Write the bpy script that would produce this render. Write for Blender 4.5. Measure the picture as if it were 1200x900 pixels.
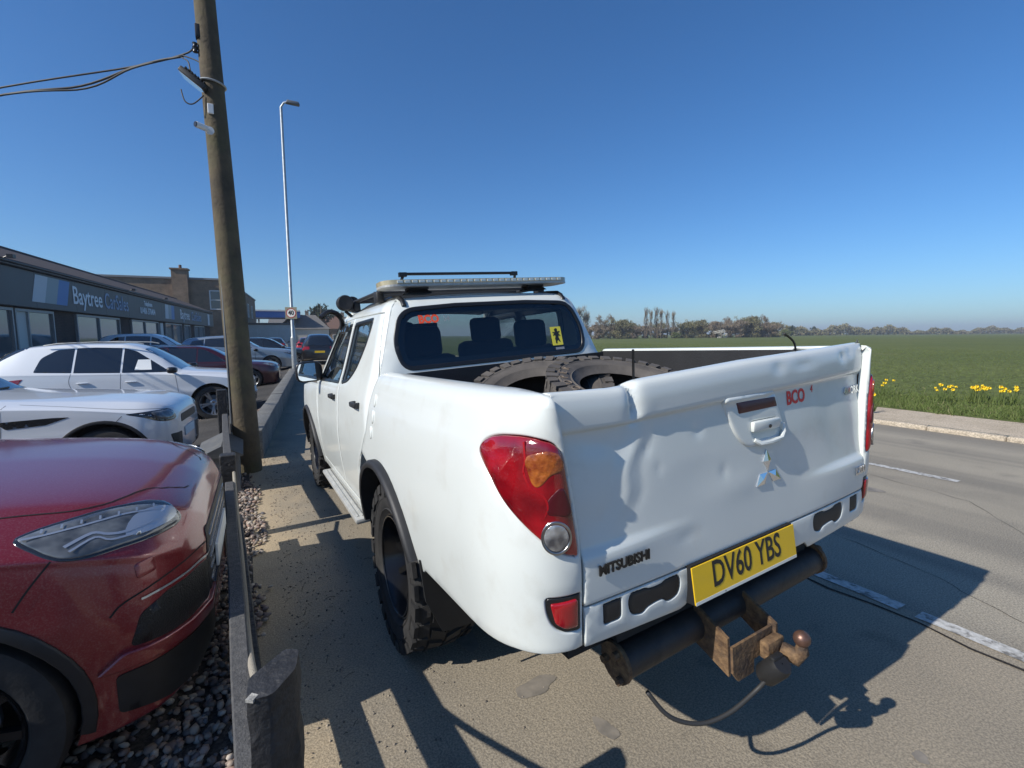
import bpy, bmesh, math, random
import numpy as np
from mathutils import Vector, Matrix, Euler
from mathutils.geometry import delaunay_2d_cdt
from mathutils.bvhtree import BVHTree
R = math.radians
random.seed(7)
for o in list(bpy.data.objects): bpy.data.objects.remove(o)
scene = bpy.context.scene
COL = scene.collection

# ---------- camera ----------
cam_data = bpy.data.cameras.new('camera'); cam = bpy.data.objects.new('camera', cam_data); COL.objects.link(cam)
cam_data.sensor_width = 36; cam_data.lens = 36*562/1200; cam_data.clip_start = .02; cam_data.clip_end = 6000
YAW, PITCH, ROLL = .5064, .1015, -.006
_f = Vector((math.sin(YAW)*math.cos(PITCH), math.cos(YAW)*math.cos(PITCH), -math.sin(PITCH)))
_r = Vector((math.cos(YAW), -math.sin(YAW), 0)); _u = _r.cross(_f)
_r2 = math.cos(ROLL)*_r+math.sin(ROLL)*_u; _u2 = -math.sin(ROLL)*_r+math.cos(ROLL)*_u
cm = Matrix((_r2, _u2, -_f)).transposed().to_4x4(); cm.translation = Vector((-1.466, -2.306, 1.552))
cam.matrix_world = cm
scene.camera = cam

# ---------- sky and sun ----------
SUN = Vector((-1, -.065, .745)).normalized()
world = bpy.data.worlds.new('World'); scene.world = world; world.use_nodes = True
wn = world.node_tree; wn.nodes.clear()
sky = wn.nodes.new('ShaderNodeTexSky'); sky.sky_type = 'NISHITA'; sky.sun_disc = False
sky.sun_elevation = math.asin(SUN.z); sky.sun_rotation = math.atan2(SUN.x, SUN.y)
sky.altitude = 0; sky.air_density = 1.0; sky.dust_density = .55; sky.ozone_density = 4.0
bg = wn.nodes.new('ShaderNodeBackground'); bg.inputs[1].default_value = .093
wo = wn.nodes.new('ShaderNodeOutputWorld')
tint = wn.nodes.new('ShaderNodeMix'); tint.data_type = 'RGBA'; tint.blend_type = 'MULTIPLY'; tint.inputs[0].default_value = 1; tint.inputs[7].default_value = (.74, .985, 1.24, 1)
hs = wn.nodes.new('ShaderNodeHueSaturation'); hs.inputs['Saturation'].default_value = 1.08
wn.links.new(sky.outputs[0], tint.inputs[6]); wn.links.new(tint.outputs[2], hs.inputs['Color']); wn.links.new(hs.outputs[0], bg.inputs[0]); wn.links.new(bg.outputs[0], wo.inputs[0])
sd = bpy.data.lights.new('sun', 'SUN'); sd.energy = 5.0; sd.angle = R(.53); sd.color = (1, .955, .88)
sun = bpy.data.objects.new('sun', sd); COL.objects.link(sun)
sun.rotation_euler = SUN.to_track_quat('Z', 'Y').to_euler(); sun.location = (-20, -2, 20)
scene.view_settings.view_transform = 'Standard'; scene.view_settings.look = 'None'
scene.view_settings.exposure = .18; scene.view_settings.gamma = 1.0
scene.view_settings.use_curve_mapping = False

# ---------- materials ----------
MATS = {}
def N(nt, t, **k):
    n = nt.nodes.new(t)
    for a, b in k.items(): setattr(n, a, b)
    return n
def mat(name, col, rough=.5, metal=0.0, coat=0.0, coat_r=.05, spec=.5, noise=0.0, nscale=8.0, ncol=None, bump=0.0, bscale=60.0, emit=None, trans=0.0, alpha=1.0, dirt=None, rvar=0.0, detail=4.0, chips=None):
    m = bpy.data.materials.new(name); m.use_nodes = True; nt = m.node_tree
    b = nt.nodes['Principled BSDF']
    b.inputs['Base Color'].default_value = (*col, 1); b.inputs['Roughness'].default_value = rough
    b.inputs['Metallic'].default_value = metal; b.inputs['Coat Weight'].default_value = coat
    b.inputs['Coat Roughness'].default_value = coat_r; b.inputs['Specular IOR Level'].default_value = spec
    b.inputs['Transmission Weight'].default_value = trans; b.inputs['Alpha'].default_value = alpha
    if emit: b.inputs['Emission Color'].default_value = (*emit[0], 1); b.inputs['Emission Strength'].default_value = emit[1]
    tc = N(nt, 'ShaderNodeTexCoord')
    last = None
    if noise or ncol:
        t = N(nt, 'ShaderNodeTexNoise'); t.inputs['Scale'].default_value = nscale; t.inputs['Detail'].default_value = detail; t.inputs['Roughness'].default_value = .6
        nt.links.new(tc.outputs['Object'], t.inputs['Vector'])
        rp = N(nt, 'ShaderNodeMapRange'); rp.inputs[1].default_value = .32; rp.inputs[2].default_value = .68
        nt.links.new(t.outputs[0], rp.inputs[0])
        mx = N(nt, 'ShaderNodeMix', data_type='RGBA')
        c2 = ncol if ncol else tuple(max(0, c*(1-noise)) for c in col)
        mx.inputs[6].default_value = (*col, 1); mx.inputs[7].default_value = (*c2, 1)
        nt.links.new(rp.outputs[0], mx.inputs[0]); last = mx.outputs[2]
        if rvar:
            rr = N(nt, 'ShaderNodeMapRange'); rr.inputs[3].default_value = rough-rvar; rr.inputs[4].default_value = rough+rvar
            nt.links.new(rp.outputs[0], rr.inputs[0]); nt.links.new(rr.outputs[0], b.inputs['Roughness'])
    for dirt in (dirt, chips):   # (colour, scale, threshold lo, hi, amount)
        if not dirt: continue
        t = N(nt, 'ShaderNodeTexNoise'); t.inputs['Scale'].default_value = dirt[1]; t.inputs['Detail'].default_value = 8; t.inputs['Roughness'].default_value = .65
        nt.links.new(tc.outputs['Object'], t.inputs['Vector'])
        rp = N(nt, 'ShaderNodeMapRange'); rp.inputs[1].default_value = dirt[2]; rp.inputs[2].default_value = dirt[3]; rp.inputs[4].default_value = dirt[4]
        nt.links.new(t.outputs[0], rp.inputs[0])
        mx = N(nt, 'ShaderNodeMix', data_type='RGBA')
        if last: nt.links.new(last, mx.inputs[6])
        else: mx.inputs[6].default_value = (*col, 1)
        mx.inputs[7].default_value = (*dirt[0], 1)
        nt.links.new(rp.outputs[0], mx.inputs[0]); last = mx.outputs[2]
    if last: nt.links.new(last, b.inputs['Base Color'])
    if bump:
        t = N(nt, 'ShaderNodeTexNoise'); t.inputs['Scale'].default_value = bscale; t.inputs['Detail'].default_value = 6
        nt.links.new(tc.outputs['Object'], t.inputs['Vector'])
        bp = N(nt, 'ShaderNodeBump'); bp.inputs['Strength'].default_value = bump; bp.inputs['Distance'].default_value = .01
        nt.links.new(t.outputs[0], bp.inputs['Height']); nt.links.new(bp.outputs[0], b.inputs['Normal'])
    MATS[name] = m
    return m
def glass(name, tint, mixf=.25, rough=.02):
    """thin tinted pane: part clear, part mirror by angle, part dark film"""
    m = bpy.data.materials.new(name); m.use_nodes = True; nt = m.node_tree; nt.nodes.clear()
    tr = N(nt, 'ShaderNodeBsdfTransparent'); tr.inputs[0].default_value = (*tint, 1)
    gl = N(nt, 'ShaderNodeBsdfGlossy'); gl.inputs['Roughness'].default_value = rough; gl.inputs[0].default_value = (.9, .95, 1, 1)
    fr = N(nt, 'ShaderNodeLayerWeight'); fr.inputs[0].default_value = .5      # same from both faces of the pane
    pw = N(nt, 'ShaderNodeMath', operation='POWER'); pw.inputs[1].default_value = 4.0; nt.links.new(fr.outputs['Facing'], pw.inputs[0])
    sc = N(nt, 'ShaderNodeMath', operation='MULTIPLY_ADD'); sc.inputs[1].default_value = .9; sc.inputs[2].default_value = .035+mixf*.1
    nt.links.new(pw.outputs[0], sc.inputs[0])
    mx = N(nt, 'ShaderNodeMixShader'); out = N(nt, 'ShaderNodeOutputMaterial')
    nt.links.new(sc.outputs[0], mx.inputs[0]); nt.links.new(tr.outputs[0], mx.inputs[1]); nt.links.new(gl.outputs[0], mx.inputs[2])
    nt.links.new(mx.outputs[0], out.inputs[0])
    MATS[name] = m
    return m

# ---------- mesh helpers ----------
def link(o, parent=None):
    COL.objects.link(o)
    if parent is not None: o.parent = parent
    return o
def tag(o, label=None, cat=None, group=None, kind=None):
    if label: o['label'] = label
    if cat: o['category'] = cat
    if group: o['group'] = group
    if kind: o['kind'] = kind
    return o
def empty(name, loc=(0, 0, 0), rz=0.0, label=None, cat=None, group=None):
    o = bpy.data.objects.new(name, None); o.empty_display_size = .1
    o.location = loc; o.rotation_euler = (0, 0, rz); link(o)
    return tag(o, label, cat, group)
def mesh_obj(name, verts, faces, m, parent=None, smooth=None, mi=None):
    me = bpy.data.meshes.new(name); me.from_pydata([tuple(v) for v in verts], [], [tuple(f) for f in faces])
    for x in (m if isinstance(m, (list, tuple)) else [m]): me.materials.append(MATS[x] if isinstance(x, str) else x)
    if mi is not None: me.polygons.foreach_set('material_index', mi)
    me.update()
    if smooth is not None:
        me.polygons.foreach_set('use_smooth', [True]*len(me.polygons))
        if smooth < 179: me.set_sharp_from_angle(angle=R(smooth))
    return link(bpy.data.objects.new(name, me), parent)
class MB:
    def __init__(s): s.v = []; s.f = []; s.mi = []; s.cm = 0
    def add(s, vs, fs, M=None):
        o = len(s.v)
        s.v += [tuple(M @ Vector(p)) for p in vs] if M is not None else [tuple(p) for p in vs]
        s.f += [tuple(i+o for i in f) for f in fs]; s.mi += [s.cm]*len(fs); return s
    def box(s, c, size, M=None, ch=0.0, taper=1.0):
        x, y, z = (d/2 for d in size); C = Vector(c)
        if ch <= 0:
            vs = [C+Vector((sx*x*(taper if sz > 0 else 1), sy*y*(taper if sz > 0 else 1), sz*z)) for sz in (-1, 1) for sy in (-1, 1) for sx in (-1, 1)]
            fs = [(0, 2, 3, 1), (4, 5, 7, 6), (0, 1, 5, 4), (2, 6, 7, 3), (0, 4, 6, 2), (1, 3, 7, 5)]
            return s.add(vs, fs, M)
        bm = bmesh.new(); bmesh.ops.create_cube(bm, size=1)
        for v in bm.verts:
            k = taper if v.co.z > 0 else 1
            v.co = Vector((v.co.x*size[0]*k, v.co.y*size[1]*k, v.co.z*size[2]))
        bmesh.ops.bevel(bm, geom=bm.edges[:], offset=min(ch, min(size)*.45), segments=2, profile=.5, affect='EDGES', clamp_overlap=True)
        for v in bm.verts: v.co += C
        return s.bm(bm, M)
    def bm(s, bm, M=None):
        bm.verts.index_update()
        s.add([v.co.copy() for v in bm.verts], [[v.index for v in f.verts] for f in bm.faces], M); bm.free(); return s
    def tube(s, pts, r, n=8, cap=True, M=None, closed=False):
        pts = [Vector(p) for p in pts]; k = len(pts); vs = []; fs = []
        rr = r if isinstance(r, (list, tuple)) else [r]*k
        up = None
        for i in range(k):
            a = pts[i-1] if (i > 0 or closed) else pts[i]; b = pts[(i+1) % k] if (i < k-1 or closed) else pts[i]
            t = (b-a).normalized()
            if up is None: up = Vector((0, 0, 1)) if abs(t.z) < .9 else Vector((1, 0, 0))
            x = t.cross(up)
            if x.length < 1e-6: x = t.orthogonal()
            x.normalize(); y = x.cross(t).normalized(); up = y
            vs += [pts[i]+rr[i]*(math.cos(2*math.pi*j/n)*x+math.sin(2*math.pi*j/n)*y) for j in range(n)]
        for i in range(k if closed else k-1):
            i2 = (i+1) % k
            for j in range(n): fs.append((i*n+j, i*n+(j+1) % n, i2*n+(j+1) % n, i2*n+j))
        if cap and not closed: fs.append(tuple(range(n-1, -1, -1))); fs.append(tuple((k-1)*n+j for j in range(n)))
        return s.add(vs, fs, M)
    def lathe(s, prof, n=32, M=None, axis='Z', a0=0, a1=2*math.pi):
        """prof: (radius, height) pairs"""
        full = abs(a1-a0-2*math.pi) < 1e-6; m = n if full else n+1; vs = []; fs = []
        for j in range(m):
            a = a0+(a1-a0)*j/n; c, q = math.cos(a), math.sin(a)
            for r, h in prof: vs.append({'Z': (r*c, r*q, h), 'X': (h, r*c, r*q), 'Y': (r*q, h, r*c)}[axis])
        k = len(prof)
        for j in range(n):
            j2 = (j+1) % m
            for i in range(k-1): fs.append((j*k+i, j2*k+i, j2*k+i+1, j*k+i+1))
        return s.add(vs, fs, M)
    def prism(s, poly, d0, d1, axes='xz', M=None):
        """polygon in the plane named by axes, extruded along the third axis from d0 to d1"""
        n = len(poly); vs = []
        for d in (d0, d1):
            for a, b in poly: vs.append({'xz': (a, d, b), 'xy': (a, b, d), 'yz': (d, a, b)}[axes])
        fs = [tuple(range(n-1, -1, -1)), tuple(range(n, 2*n))]+[(i, (i+1) % n, n+(i+1) % n, n+i) for i in range(n)]
        return s.add(vs, fs, M)
    def build(s, name, m, parent=None, smooth=None, M=None):
        vs = [M @ Vector(p) for p in s.v] if M is not None else s.v
        return mesh_obj(name, vs, s.f, m, parent, smooth, s.mi if isinstance(m, (list, tuple)) else None)
def resample(poly, d, closed=True):
    out = []; n = len(poly)
    for i in range(n if closed else n-1):
        a = poly[i]; b = poly[(i+1) % n]; L = math.hypot(b[0]-a[0], b[1]-a[1]); k = max(1, int(math.ceil(L/d)))
        for j in range(k): out.append((a[0]+(b[0]-a[0])*j/k, a[1]+(b[1]-a[1])*j/k))
    if not closed: out.append(poly[-1])
    return out
def smooth_poly(pts, k=6, closed=True):
    """Catmull-Rom through the points"""
    n = len(pts); out = []
    for i in range(n if closed else n-1):
        p = [pts[(i+j-1) % n] if closed else pts[min(max(i+j-1, 0), n-1)] for j in range(4)]
        for q in range(k):
            t = q/k
            out.append(tuple(.5*(2*p[1][c]+(p[2][c]-p[0][c])*t+(2*p[0][c]-5*p[1][c]+4*p[2][c]-p[3][c])*t*t+(3*p[1][c]-p[0][c]-3*p[2][c]+p[3][c])*t**3) for c in range(len(pts[0]))))
    if not closed: out.append(tuple(pts[-1]))
    return out
def round_poly(pts, r, k=4):
    out = []; n = len(pts)
    for i in range(n):
        p = Vector(pts[i]).to_2d(); a = Vector(pts[i-1]).to_2d(); b = Vector(pts[(i+1) % n]).to_2d()
        rr = r[i] if isinstance(r, (list, tuple)) else r
        d = min(rr, (a-p).length*.45, (b-p).length*.45)
        if d < 1e-5: out.append((p.x, p.y)); continue
        s = p+(a-p).normalized()*d; e = p+(b-p).normalized()*d
        for j in range(k+1):
            t = j/k; q = s*(1-t)**2+p*2*t*(1-t)+e*t*t; out.append((q.x, q.y))
    return out
def inside(P, poly):
    x, y = P[:, 0], P[:, 1]; res = np.zeros(len(P), bool); n = len(poly); j = n-1
    for i in range(n):
        xi, yi = poly[i]; xj, yj = poly[j]
        c = ((yi > y) != (yj > y))
        if yi != yj: res ^= c & (x < (xj-xi)*(y-yi)/(yj-yi)+xi)
        j = i
    return res
def edge_dist(P, polys):
    best = np.full(len(P), 1e9)
    for poly in polys:
        A = np.array(poly); B = np.roll(A, -1, 0)
        for a, b in zip(A, B):
            ab = b-a; L = (ab**2).sum()
            t = np.clip(((P-a)@ab)/L, 0, 1) if L > 0 else np.zeros(len(P))
            best = np.minimum(best, np.hypot(P[:, 0]-a[0]-t*ab[0], P[:, 1]-a[1]-t*ab[1]))
    return best
def tri_region(outline, holes=(), sp=.03, es=None, rnd=0.0, extra=()):
    es = es or sp*.7
    loops = [resample(list(outline), es)]+[resample(list(h), min(es, sp*.6)) for h in holes]
    pts = []; edges = []
    for lp in loops:
        o = len(pts); pts += lp; edges += [(o+i, o+(i+1) % len(lp)) for i in range(len(lp))]
    A = np.array(loops[0]); lo, hi = A.min(0), A.max(0)
    gx = np.arange(lo[0], hi[0]+sp, sp); gy = np.arange(lo[1], hi[1]+sp, sp*.87)
    G = np.array([(x+(sp/2 if j % 2 else 0), y) for j, y in enumerate(gy) for x in gx])
    ok = inside(G, loops[0])
    for h in loops[1:]: ok &= ~inside(G, h)
    G = G[ok]
    if len(G): G = G[edge_dist(G, loops) > max(sp*.45, rnd*1.3)]
    ring = []
    if rnd:
        for li, lp in enumerate(loops):
            B = np.array(lp); t = np.roll(B, -1, 0)-np.roll(B, 1, 0); n = np.stack([-t[:, 1], t[:, 0]], 1); n /= np.maximum(1e-9, np.hypot(n[:, 0], n[:, 1]))[:, None]
            for d in (.35*rnd, rnd):
                for sg in (1, -1):
                    Q = B+n*sg*d; k = inside(Q, loops[0])
                    for h in loops[1:]: k &= ~inside(Q, h)
                    Q = Q[k]
                    if len(Q): ring.append(Q[edge_dist(Q, loops) > d*.93])
    if len(extra):
        E = np.array(extra); k = inside(E, loops[0])
        for h in loops[1:]: k &= ~inside(E, h)
        E = E[k]; E = E[edge_dist(E, loops) > .003]
        if len(G): G = G[(np.abs(G[:, None, 1]-np.unique(E[:, 1])[None])).min(1) > .005]
        ring.append(E)
    allp = pts+[tuple(p) for p in G]+[tuple(p) for q in ring for p in q]
    vo, _, fo, _, _, _ = delaunay_2d_cdt([Vector(p) for p in allp], edges, [], 0, 1e-6)
    V = np.array([(v.x, v.y) for v in vo]); F = np.array([tuple(f) for f in fo if len(f) == 3])
    C = V[F].mean(1); ok = inside(C, loops[0])
    for h in loops[1:]: ok &= ~inside(C, h)
    F = F[ok]; used = np.unique(F); re = -np.ones(len(V), int); re[used] = np.arange(len(used))
    V = V[used]; F = re[F]
    return V, F, edge_dist(V, loops)
def panel(name, outline, fmap, m, parent=None, holes=(), sp=.03, es=None, rnd=.005, thick=.012, out=(0, 0, 0), lift=0.0, M=None, ref=None, bulge=0.0, bulge_w=.05, smooth=179, extra=()):
    """sheet-metal panel: a 2D outline with holes, triangulated, laid on a curved surface, edges rounded and turned in"""
    V, F, D = tri_region(outline, holes, sp, es, rnd, extra)
    P = np.array([fmap(*v) for v in V])
    fn = np.cross(P[F[:, 1]]-P[F[:, 0]], P[F[:, 2]]-P[F[:, 0]])
    ref_p = np.array(ref) if ref is not None else None
    tot = ((P[F].mean(1)-ref_p)*fn).sum() if ref_p is not None else (fn*np.array(out)).sum()
    if tot < 0: F = F[:, ::-1]; fn = -fn
    vn = np.zeros_like(P)
    for k in range(3): np.add.at(vn, F[:, k], fn)
    vn /= np.maximum(1e-12, np.linalg.norm(vn, axis=1))[:, None]
    off = np.full(len(P), lift)
    if rnd:
        q = np.clip(rnd-D, 0, rnd); off -= rnd-np.sqrt(np.maximum(0, rnd*rnd-q*q))
    if bulge: off += bulge*np.sqrt(np.clip(1-(1-np.clip(D/bulge_w, 0, 1))**2, 0, 1))
    Q = P+vn*off[:, None]
    vs = [tuple(p) for p in Q]; fs = [tuple(int(i) for i in f) for f in F]
    if thick:
        cnt = {}
        for f in fs:
            for a, b in ((f[0], f[1]), (f[1], f[2]), (f[2], f[0])):
                k = (min(a, b), max(a, b)); cnt[k] = None if k in cnt else (a, b)
        mp = {}; 
        for k, e in cnt.items():
            if e is None: continue
            for i in e:
                if i not in mp:
                    mp[i] = len(vs); vs.append(tuple(Q[i])); vs.append(tuple(Q[i]-vn[i]*thick))
            a, b = mp[e[0]], mp[e[1]]
            fs.append((b, a, a+1, b+1))
    if M is not None: vs = [M @ Vector(v) for v in vs]
    return mesh_obj(name, vs, fs, m, parent, smooth)
def projector(bvh, org, d):
    """fmap that drops a 2D point on a body: org(u, v) gives the ray start"""
    d = Vector(d)
    def f(u, v):
        p = Vector(org(u, v)); h = bvh.ray_cast(p, d)
        if h[0] is None:
            h = bvh.find_nearest(p+d*1.0)
        return tuple(h[0])
    return f
def text_mesh(body, size, align='CENTER', bold=0.0, extrude=.001, sx=1.0, shear=0.0, space=1.0, bevel=0.0):
    c = bpy.data.curves.new('t', 'FONT'); c.body = body; c.size = size; c.align_x = align; c.align_y = 'CENTER'
    c.extrude = extrude; c.offset = bold; c.shear = shear; c.space_character = space; c.resolution_u = 3; c.bevel_depth = bevel
    o = bpy.data.objects.new('t', c); COL.objects.link(o)
    dg = bpy.context.evaluated_depsgraph_get(); me = bpy.data.meshes.new_from_object(o.evaluated_get(dg))
    vs = [Vector((v.co.x*sx, v.co.y, v.co.z)) for v in me.vertices]; fs = [tuple(p.vertices) for p in me.polygons]
    bpy.data.objects.remove(o); bpy.data.curves.remove(c); bpy.data.meshes.remove(me)
    return vs, fs
def text_obj(name, body, size, m, M, parent=None, **k):
    vs, fs = text_mesh(body, size, **k)
    return mesh_obj(name, [M @ v for v in vs], fs, m, parent)
def frame(o, x, y):
    """matrix with local x along x, local y along y (made square), origin o"""
    x = Vector(x).normalized(); y = Vector(y); y = (y-x*y.dot(x)).normalized(); z = x.cross(y)
    Mx = Matrix((x, y, z)).transposed().to_4x4(); Mx.translation = Vector(o); return Mx
def copy_tree(o, parent=None):
    c = o.copy(); COL.objects.link(c); c.parent = parent
    for ch in list(o.children): copy_tree(ch, c)
    return c
# ---------- truck surfaces (body frame: x right, y forward, z up, origin under the rear axle) ----------
import math
def pchip(xs, ys):
    n = len(xs)
    h = [xs[i+1]-xs[i] for i in range(n-1)]
    d = [(ys[i+1]-ys[i])/h[i] for i in range(n-1)]
    m = [0.0]*n
    for i in range(1, n-1):
        if d[i-1]*d[i] > 0:
            w1 = 2*h[i]+h[i-1]; w2 = h[i]+2*h[i-1]
            m[i] = (w1+w2)/(w1/d[i-1]+w2/d[i])
    m[0] = d[0]; m[-1] = d[-1]
    def f(x):
        if x <= xs[0]: return ys[0]+m[0]*(x-xs[0])
        if x >= xs[-1]: return ys[-1]+m[-1]*(x-xs[-1])
        lo, hi = 0, n-1
        while hi-lo > 1:
            k = (lo+hi)//2
            if xs[k] <= x: lo = k
            else: hi = k
        t = (x-xs[lo])/h[lo]; t2 = t*t; t3 = t2*t
        return (2*t3-3*t2+1)*ys[lo]+(t3-2*t2+t)*h[lo]*m[lo]+(-2*t3+3*t2)*ys[lo+1]+(t3-t2)*h[lo]*m[lo+1]
    return f
SV = [.45,.60,.75,.92,1.10,1.25,1.34,1.385,1.41,1.43,1.47,1.50,1.52,1.60]
SH = pchip(SV, [.840,.862,.878,.884,.872,.850,.826,.808,.790,.772,.735,.708,.703,.703])
SZ = pchip(SV, [.45,.60,.75,.92,1.10,1.25,1.34,1.385,1.405,1.414,1.417,1.414,1.395,1.31])
GX = pchip([.70,.98,1.27,1.36,1.41,1.50], [.692,.695,.722,.735,.745,.750])
YC, LC = -1.03, .40
def bed_side(s, v, sg=-1):
    """s = y on the flat flank; below YC it runs round the rear corner to the tailgate gap"""
    hw, z = SH(v), SZ(v)
    if s >= YC: return (sg*hw, s, z)
    th = min(1.0, (YC-s)/LC)*math.pi/2
    e = max(0.0, .790-hw) if v > 1.41 else 0.0
    lo = max(0.0, .95-v)*.10
    gx = GX(v)+(.018 if sg > 0 else 0.0)
    ye = .338-e-lo
    x = gx+(hw-gx)*max(0.0, math.cos(th))**.8
    y = YC-ye*max(0.0, math.sin(th))**.85
    return (sg*x, y, z)
TV = [.84,.90,.962,.973,.984,.996,1.15,1.298,1.304,1.312,1.318,1.36,1.39,1.41,1.425,1.45,1.48,1.50,1.60]
TY_ = pchip(TV, [-1.376,-1.380,-1.382,-1.379,-1.372,-1.367,-1.357,-1.346,-1.347,-1.356,-1.359,-1.360,-1.356,-1.350,-1.338,-1.318,-1.300,-1.296,-1.296])
TZ = pchip(TV, [.84,.90,.962,.973,.984,.996,1.15,1.298,1.303,1.309,1.316,1.36,1.390,1.406,1.413,1.416,1.412,1.395,1.295])
def gs(x, z, cx, cz, sx, sz, rot=0.0):
    c, s = math.cos(rot), math.sin(rot)
    u = ((x-cx)*c+(z-cz)*s)/sx; w = (-(x-cx)*s+(z-cz)*c)/sz
    return math.exp(-.5*(u*u+w*w))
def tailgate(x, v):
    y = TY_(v); z = TZ(v)
    if v < 1.15:      # the foot crease fades out towards the middle
        t = min(1.0, max(0.0, (abs(x)-.22)/.42)); t = t*t*(3-2*t)
        fl = -1.371+(v-.90)*.056; y = fl+(y-fl)*t
    y += .018*(abs(x)/.73)**2.4*(1 if v < 1.42 else .5)
    if v < 1.42:
        z_ = v
        # the kick at the left: panel driven in under the lip, with a sharp fold running down
        y += .007*gs(x, z_, -.60, 1.265, .070, .026, -.25)
        L = (z_-1.06)/.23
        if -.4 < L < 1.25:
            wgt = max(0.0, 1-((L-.55)/.75)**2)
            u = x-(-.545+.095*L+.012*math.sin(L*9))
            y -= .0046*wgt*math.exp(-abs(u)/.020)
            y += .0032*wgt*math.exp(-abs(u-.052)/.022)
            y += .0028*wgt*math.exp(-abs(u+.055)/.028)
        y += .0040*math.exp(-(abs(x+.392)+abs(z_-1.155))/.012)+.0035*math.exp(-(abs(x+.43)+abs(z_-1.215))/.010)
        y += .003*gs(x, z_, -.63, 1.06, .060, .035)
        y += .002*gs(x, z_, -.22, 1.10, .08, .05)
        y -= .0025*gs(x, z_, -.05, 1.03, .08, .03)
        y += .002*gs(x, z_, .34, 1.08, .10, .05)
        y += .003*gs(x, z_, .50, 1.15, .04, .07, .5)
        y += .003*gs(x, z_, -.22, 1.235, .014, .014)+.0025*gs(x, z_, -.12, 1.09, .012, .014)+.002*gs(x, z_, -.30, .93, .03, .012)
        y += .005*gs(x, z_, .18, 1.375, .025, .014)+.007*gs(x, z_, .60, 1.375, .018, .013)+.005*gs(x, z_, .655, 1.385, .014, .012)
        y += .004*gs(x, z_, .33, 1.37, .05, .010)
    # the folded notch in the top lip
    k = math.exp(-abs(x+.472)/.012)
    t = min(1.0, max(0.0, (v-1.29)/.05))
    y += .026*k*t
    z -= .010*k*t
    if v > 1.30: z -= .012*t*(1/(1+math.exp((x+.47)/.012)))*min(1, max(0, (x+.73)/.2))
    z += .012*t*min(1, max(0, (x+.47)/.5)) if x > -.47 else 0
    return (x, y, z)
# ---------- named materials ----------
mat('white_paint', (.64, .665, .63), rough=.34, coat=.6, coat_r=.12, noise=.035, nscale=2.2, dirt=((.40, .35, .27), 5.5, .54, .76, .26), rvar=.06, chips=((.10, .09, .08), 34, .735, .745, .85))
mat('tyre_rubber', (.011, .011, .011), rough=.75, noise=.4, nscale=14, ncol=(.028, .026, .024), bump=.15, bscale=90)
mat('old_rubber', (.06, .053, .047), rough=.85, nscale=9, ncol=(.105, .092, .08), bump=.2, bscale=70)
mat('black_plastic', (.018, .018, .019), rough=.55, noise=.3, nscale=20, bump=.08, bscale=220)
mat('black_trim', (.012, .012, .013), rough=.32)
mat('black_steel', (.035, .035, .037), rough=.2, metal=.75)
mat('gap_dark', (.006, .006, .007), rough=.8)
mat('liner', (.022, .022, .024), rough=.62, noise=.3, nscale=6, bump=.2, bscale=120)
mat('under_dark', (.025, .023, .021), rough=.8, noise=.4, nscale=9)
mat('chrome', (.75, .76, .78), rough=.12, metal=1)
mat('chrome_dull', (.50, .50, .50), rough=.28, metal=1, noise=.35, nscale=25)
mat('alloy', (.45, .46, .47), rough=.32, metal=.9)
mat('alu', (.52, .52, .49), rough=.45, metal=.35, noise=.25, nscale=14)
mat('rust', (.075, .042, .022), rough=.85, nscale=38, ncol=(.23, .140, .068), bump=.5, bscale=90, detail=9, dirt=((.05, .035, .028), 12, .45, .62, .85))
mat('rust_ball', (.12, .07, .055), rough=.42, metal=.6, nscale=30, ncol=(.2, .11, .08))
mat('towbar_black', (.018, .017, .017), rough=.55, nscale=10, ncol=(.05, .04, .033), bump=.15, bscale=60)
mat('cable_black', (.03, .03, .03), rough=.6)
mat('plate_yellow', (.80, .50, .008), rough=.38, coat=.3, noise=.06, nscale=18)
mat('plate_ink', (.012, .012, .012), rough=.5)
mat('ink_red', (.72, .035, .03), rough=.5)
mat('ink_orange', (.85, .09, .03), rough=.45)
mat('ink_ghost', (.25, .26, .28), rough=.6)
mat('sticker_yellow', (.72, .62, .06), rough=.45)
mat('lens_red', (.070, .0015, .004), rough=.10, coat=1, coat_r=.02, nscale=7, ncol=(.36, .006, .012), bump=.5, bscale=22, detail=2)
mat('lens_dark_red', (.07, .002, .006), rough=.4, coat=.15)
mat('lens_refl', (.42, .006, .012), rough=.2, coat=1, nscale=9, ncol=(.22, .004, .008))
mat('lens_amber', (.13, .012, .004), rough=.10, coat=1, nscale=30, ncol=(.40, .115, .02), bump=.5, bscale=50, detail=4)
mat('lens_clear', (.55, .56, .56), rough=.12, metal=.6, coat=1, nscale=30, ncol=(.12, .12, .13), bump=.4, bscale=55, detail=1)
mat('beacon_lens', (.46, .41, .27), rough=.22, coat=.6, trans=.0, nscale=30, ncol=(.34, .30, .19))
mat('led_block', (.70, .68, .60), rough=.2, metal=.4)
mat('seat_cloth', (.018, .018, .02), rough=.9)
mat('dash', (.02, .02, .022), rough=.6)
mat('mirror_glass', (.85, .88, .9), rough=.02, metal=1)
glass('rear_glass', (.50, .54, .54), .3)
glass('side_glass', (.42, .46, .45), .4)
glass('clear_glass', (.80, .84, .82), .3)
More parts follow.
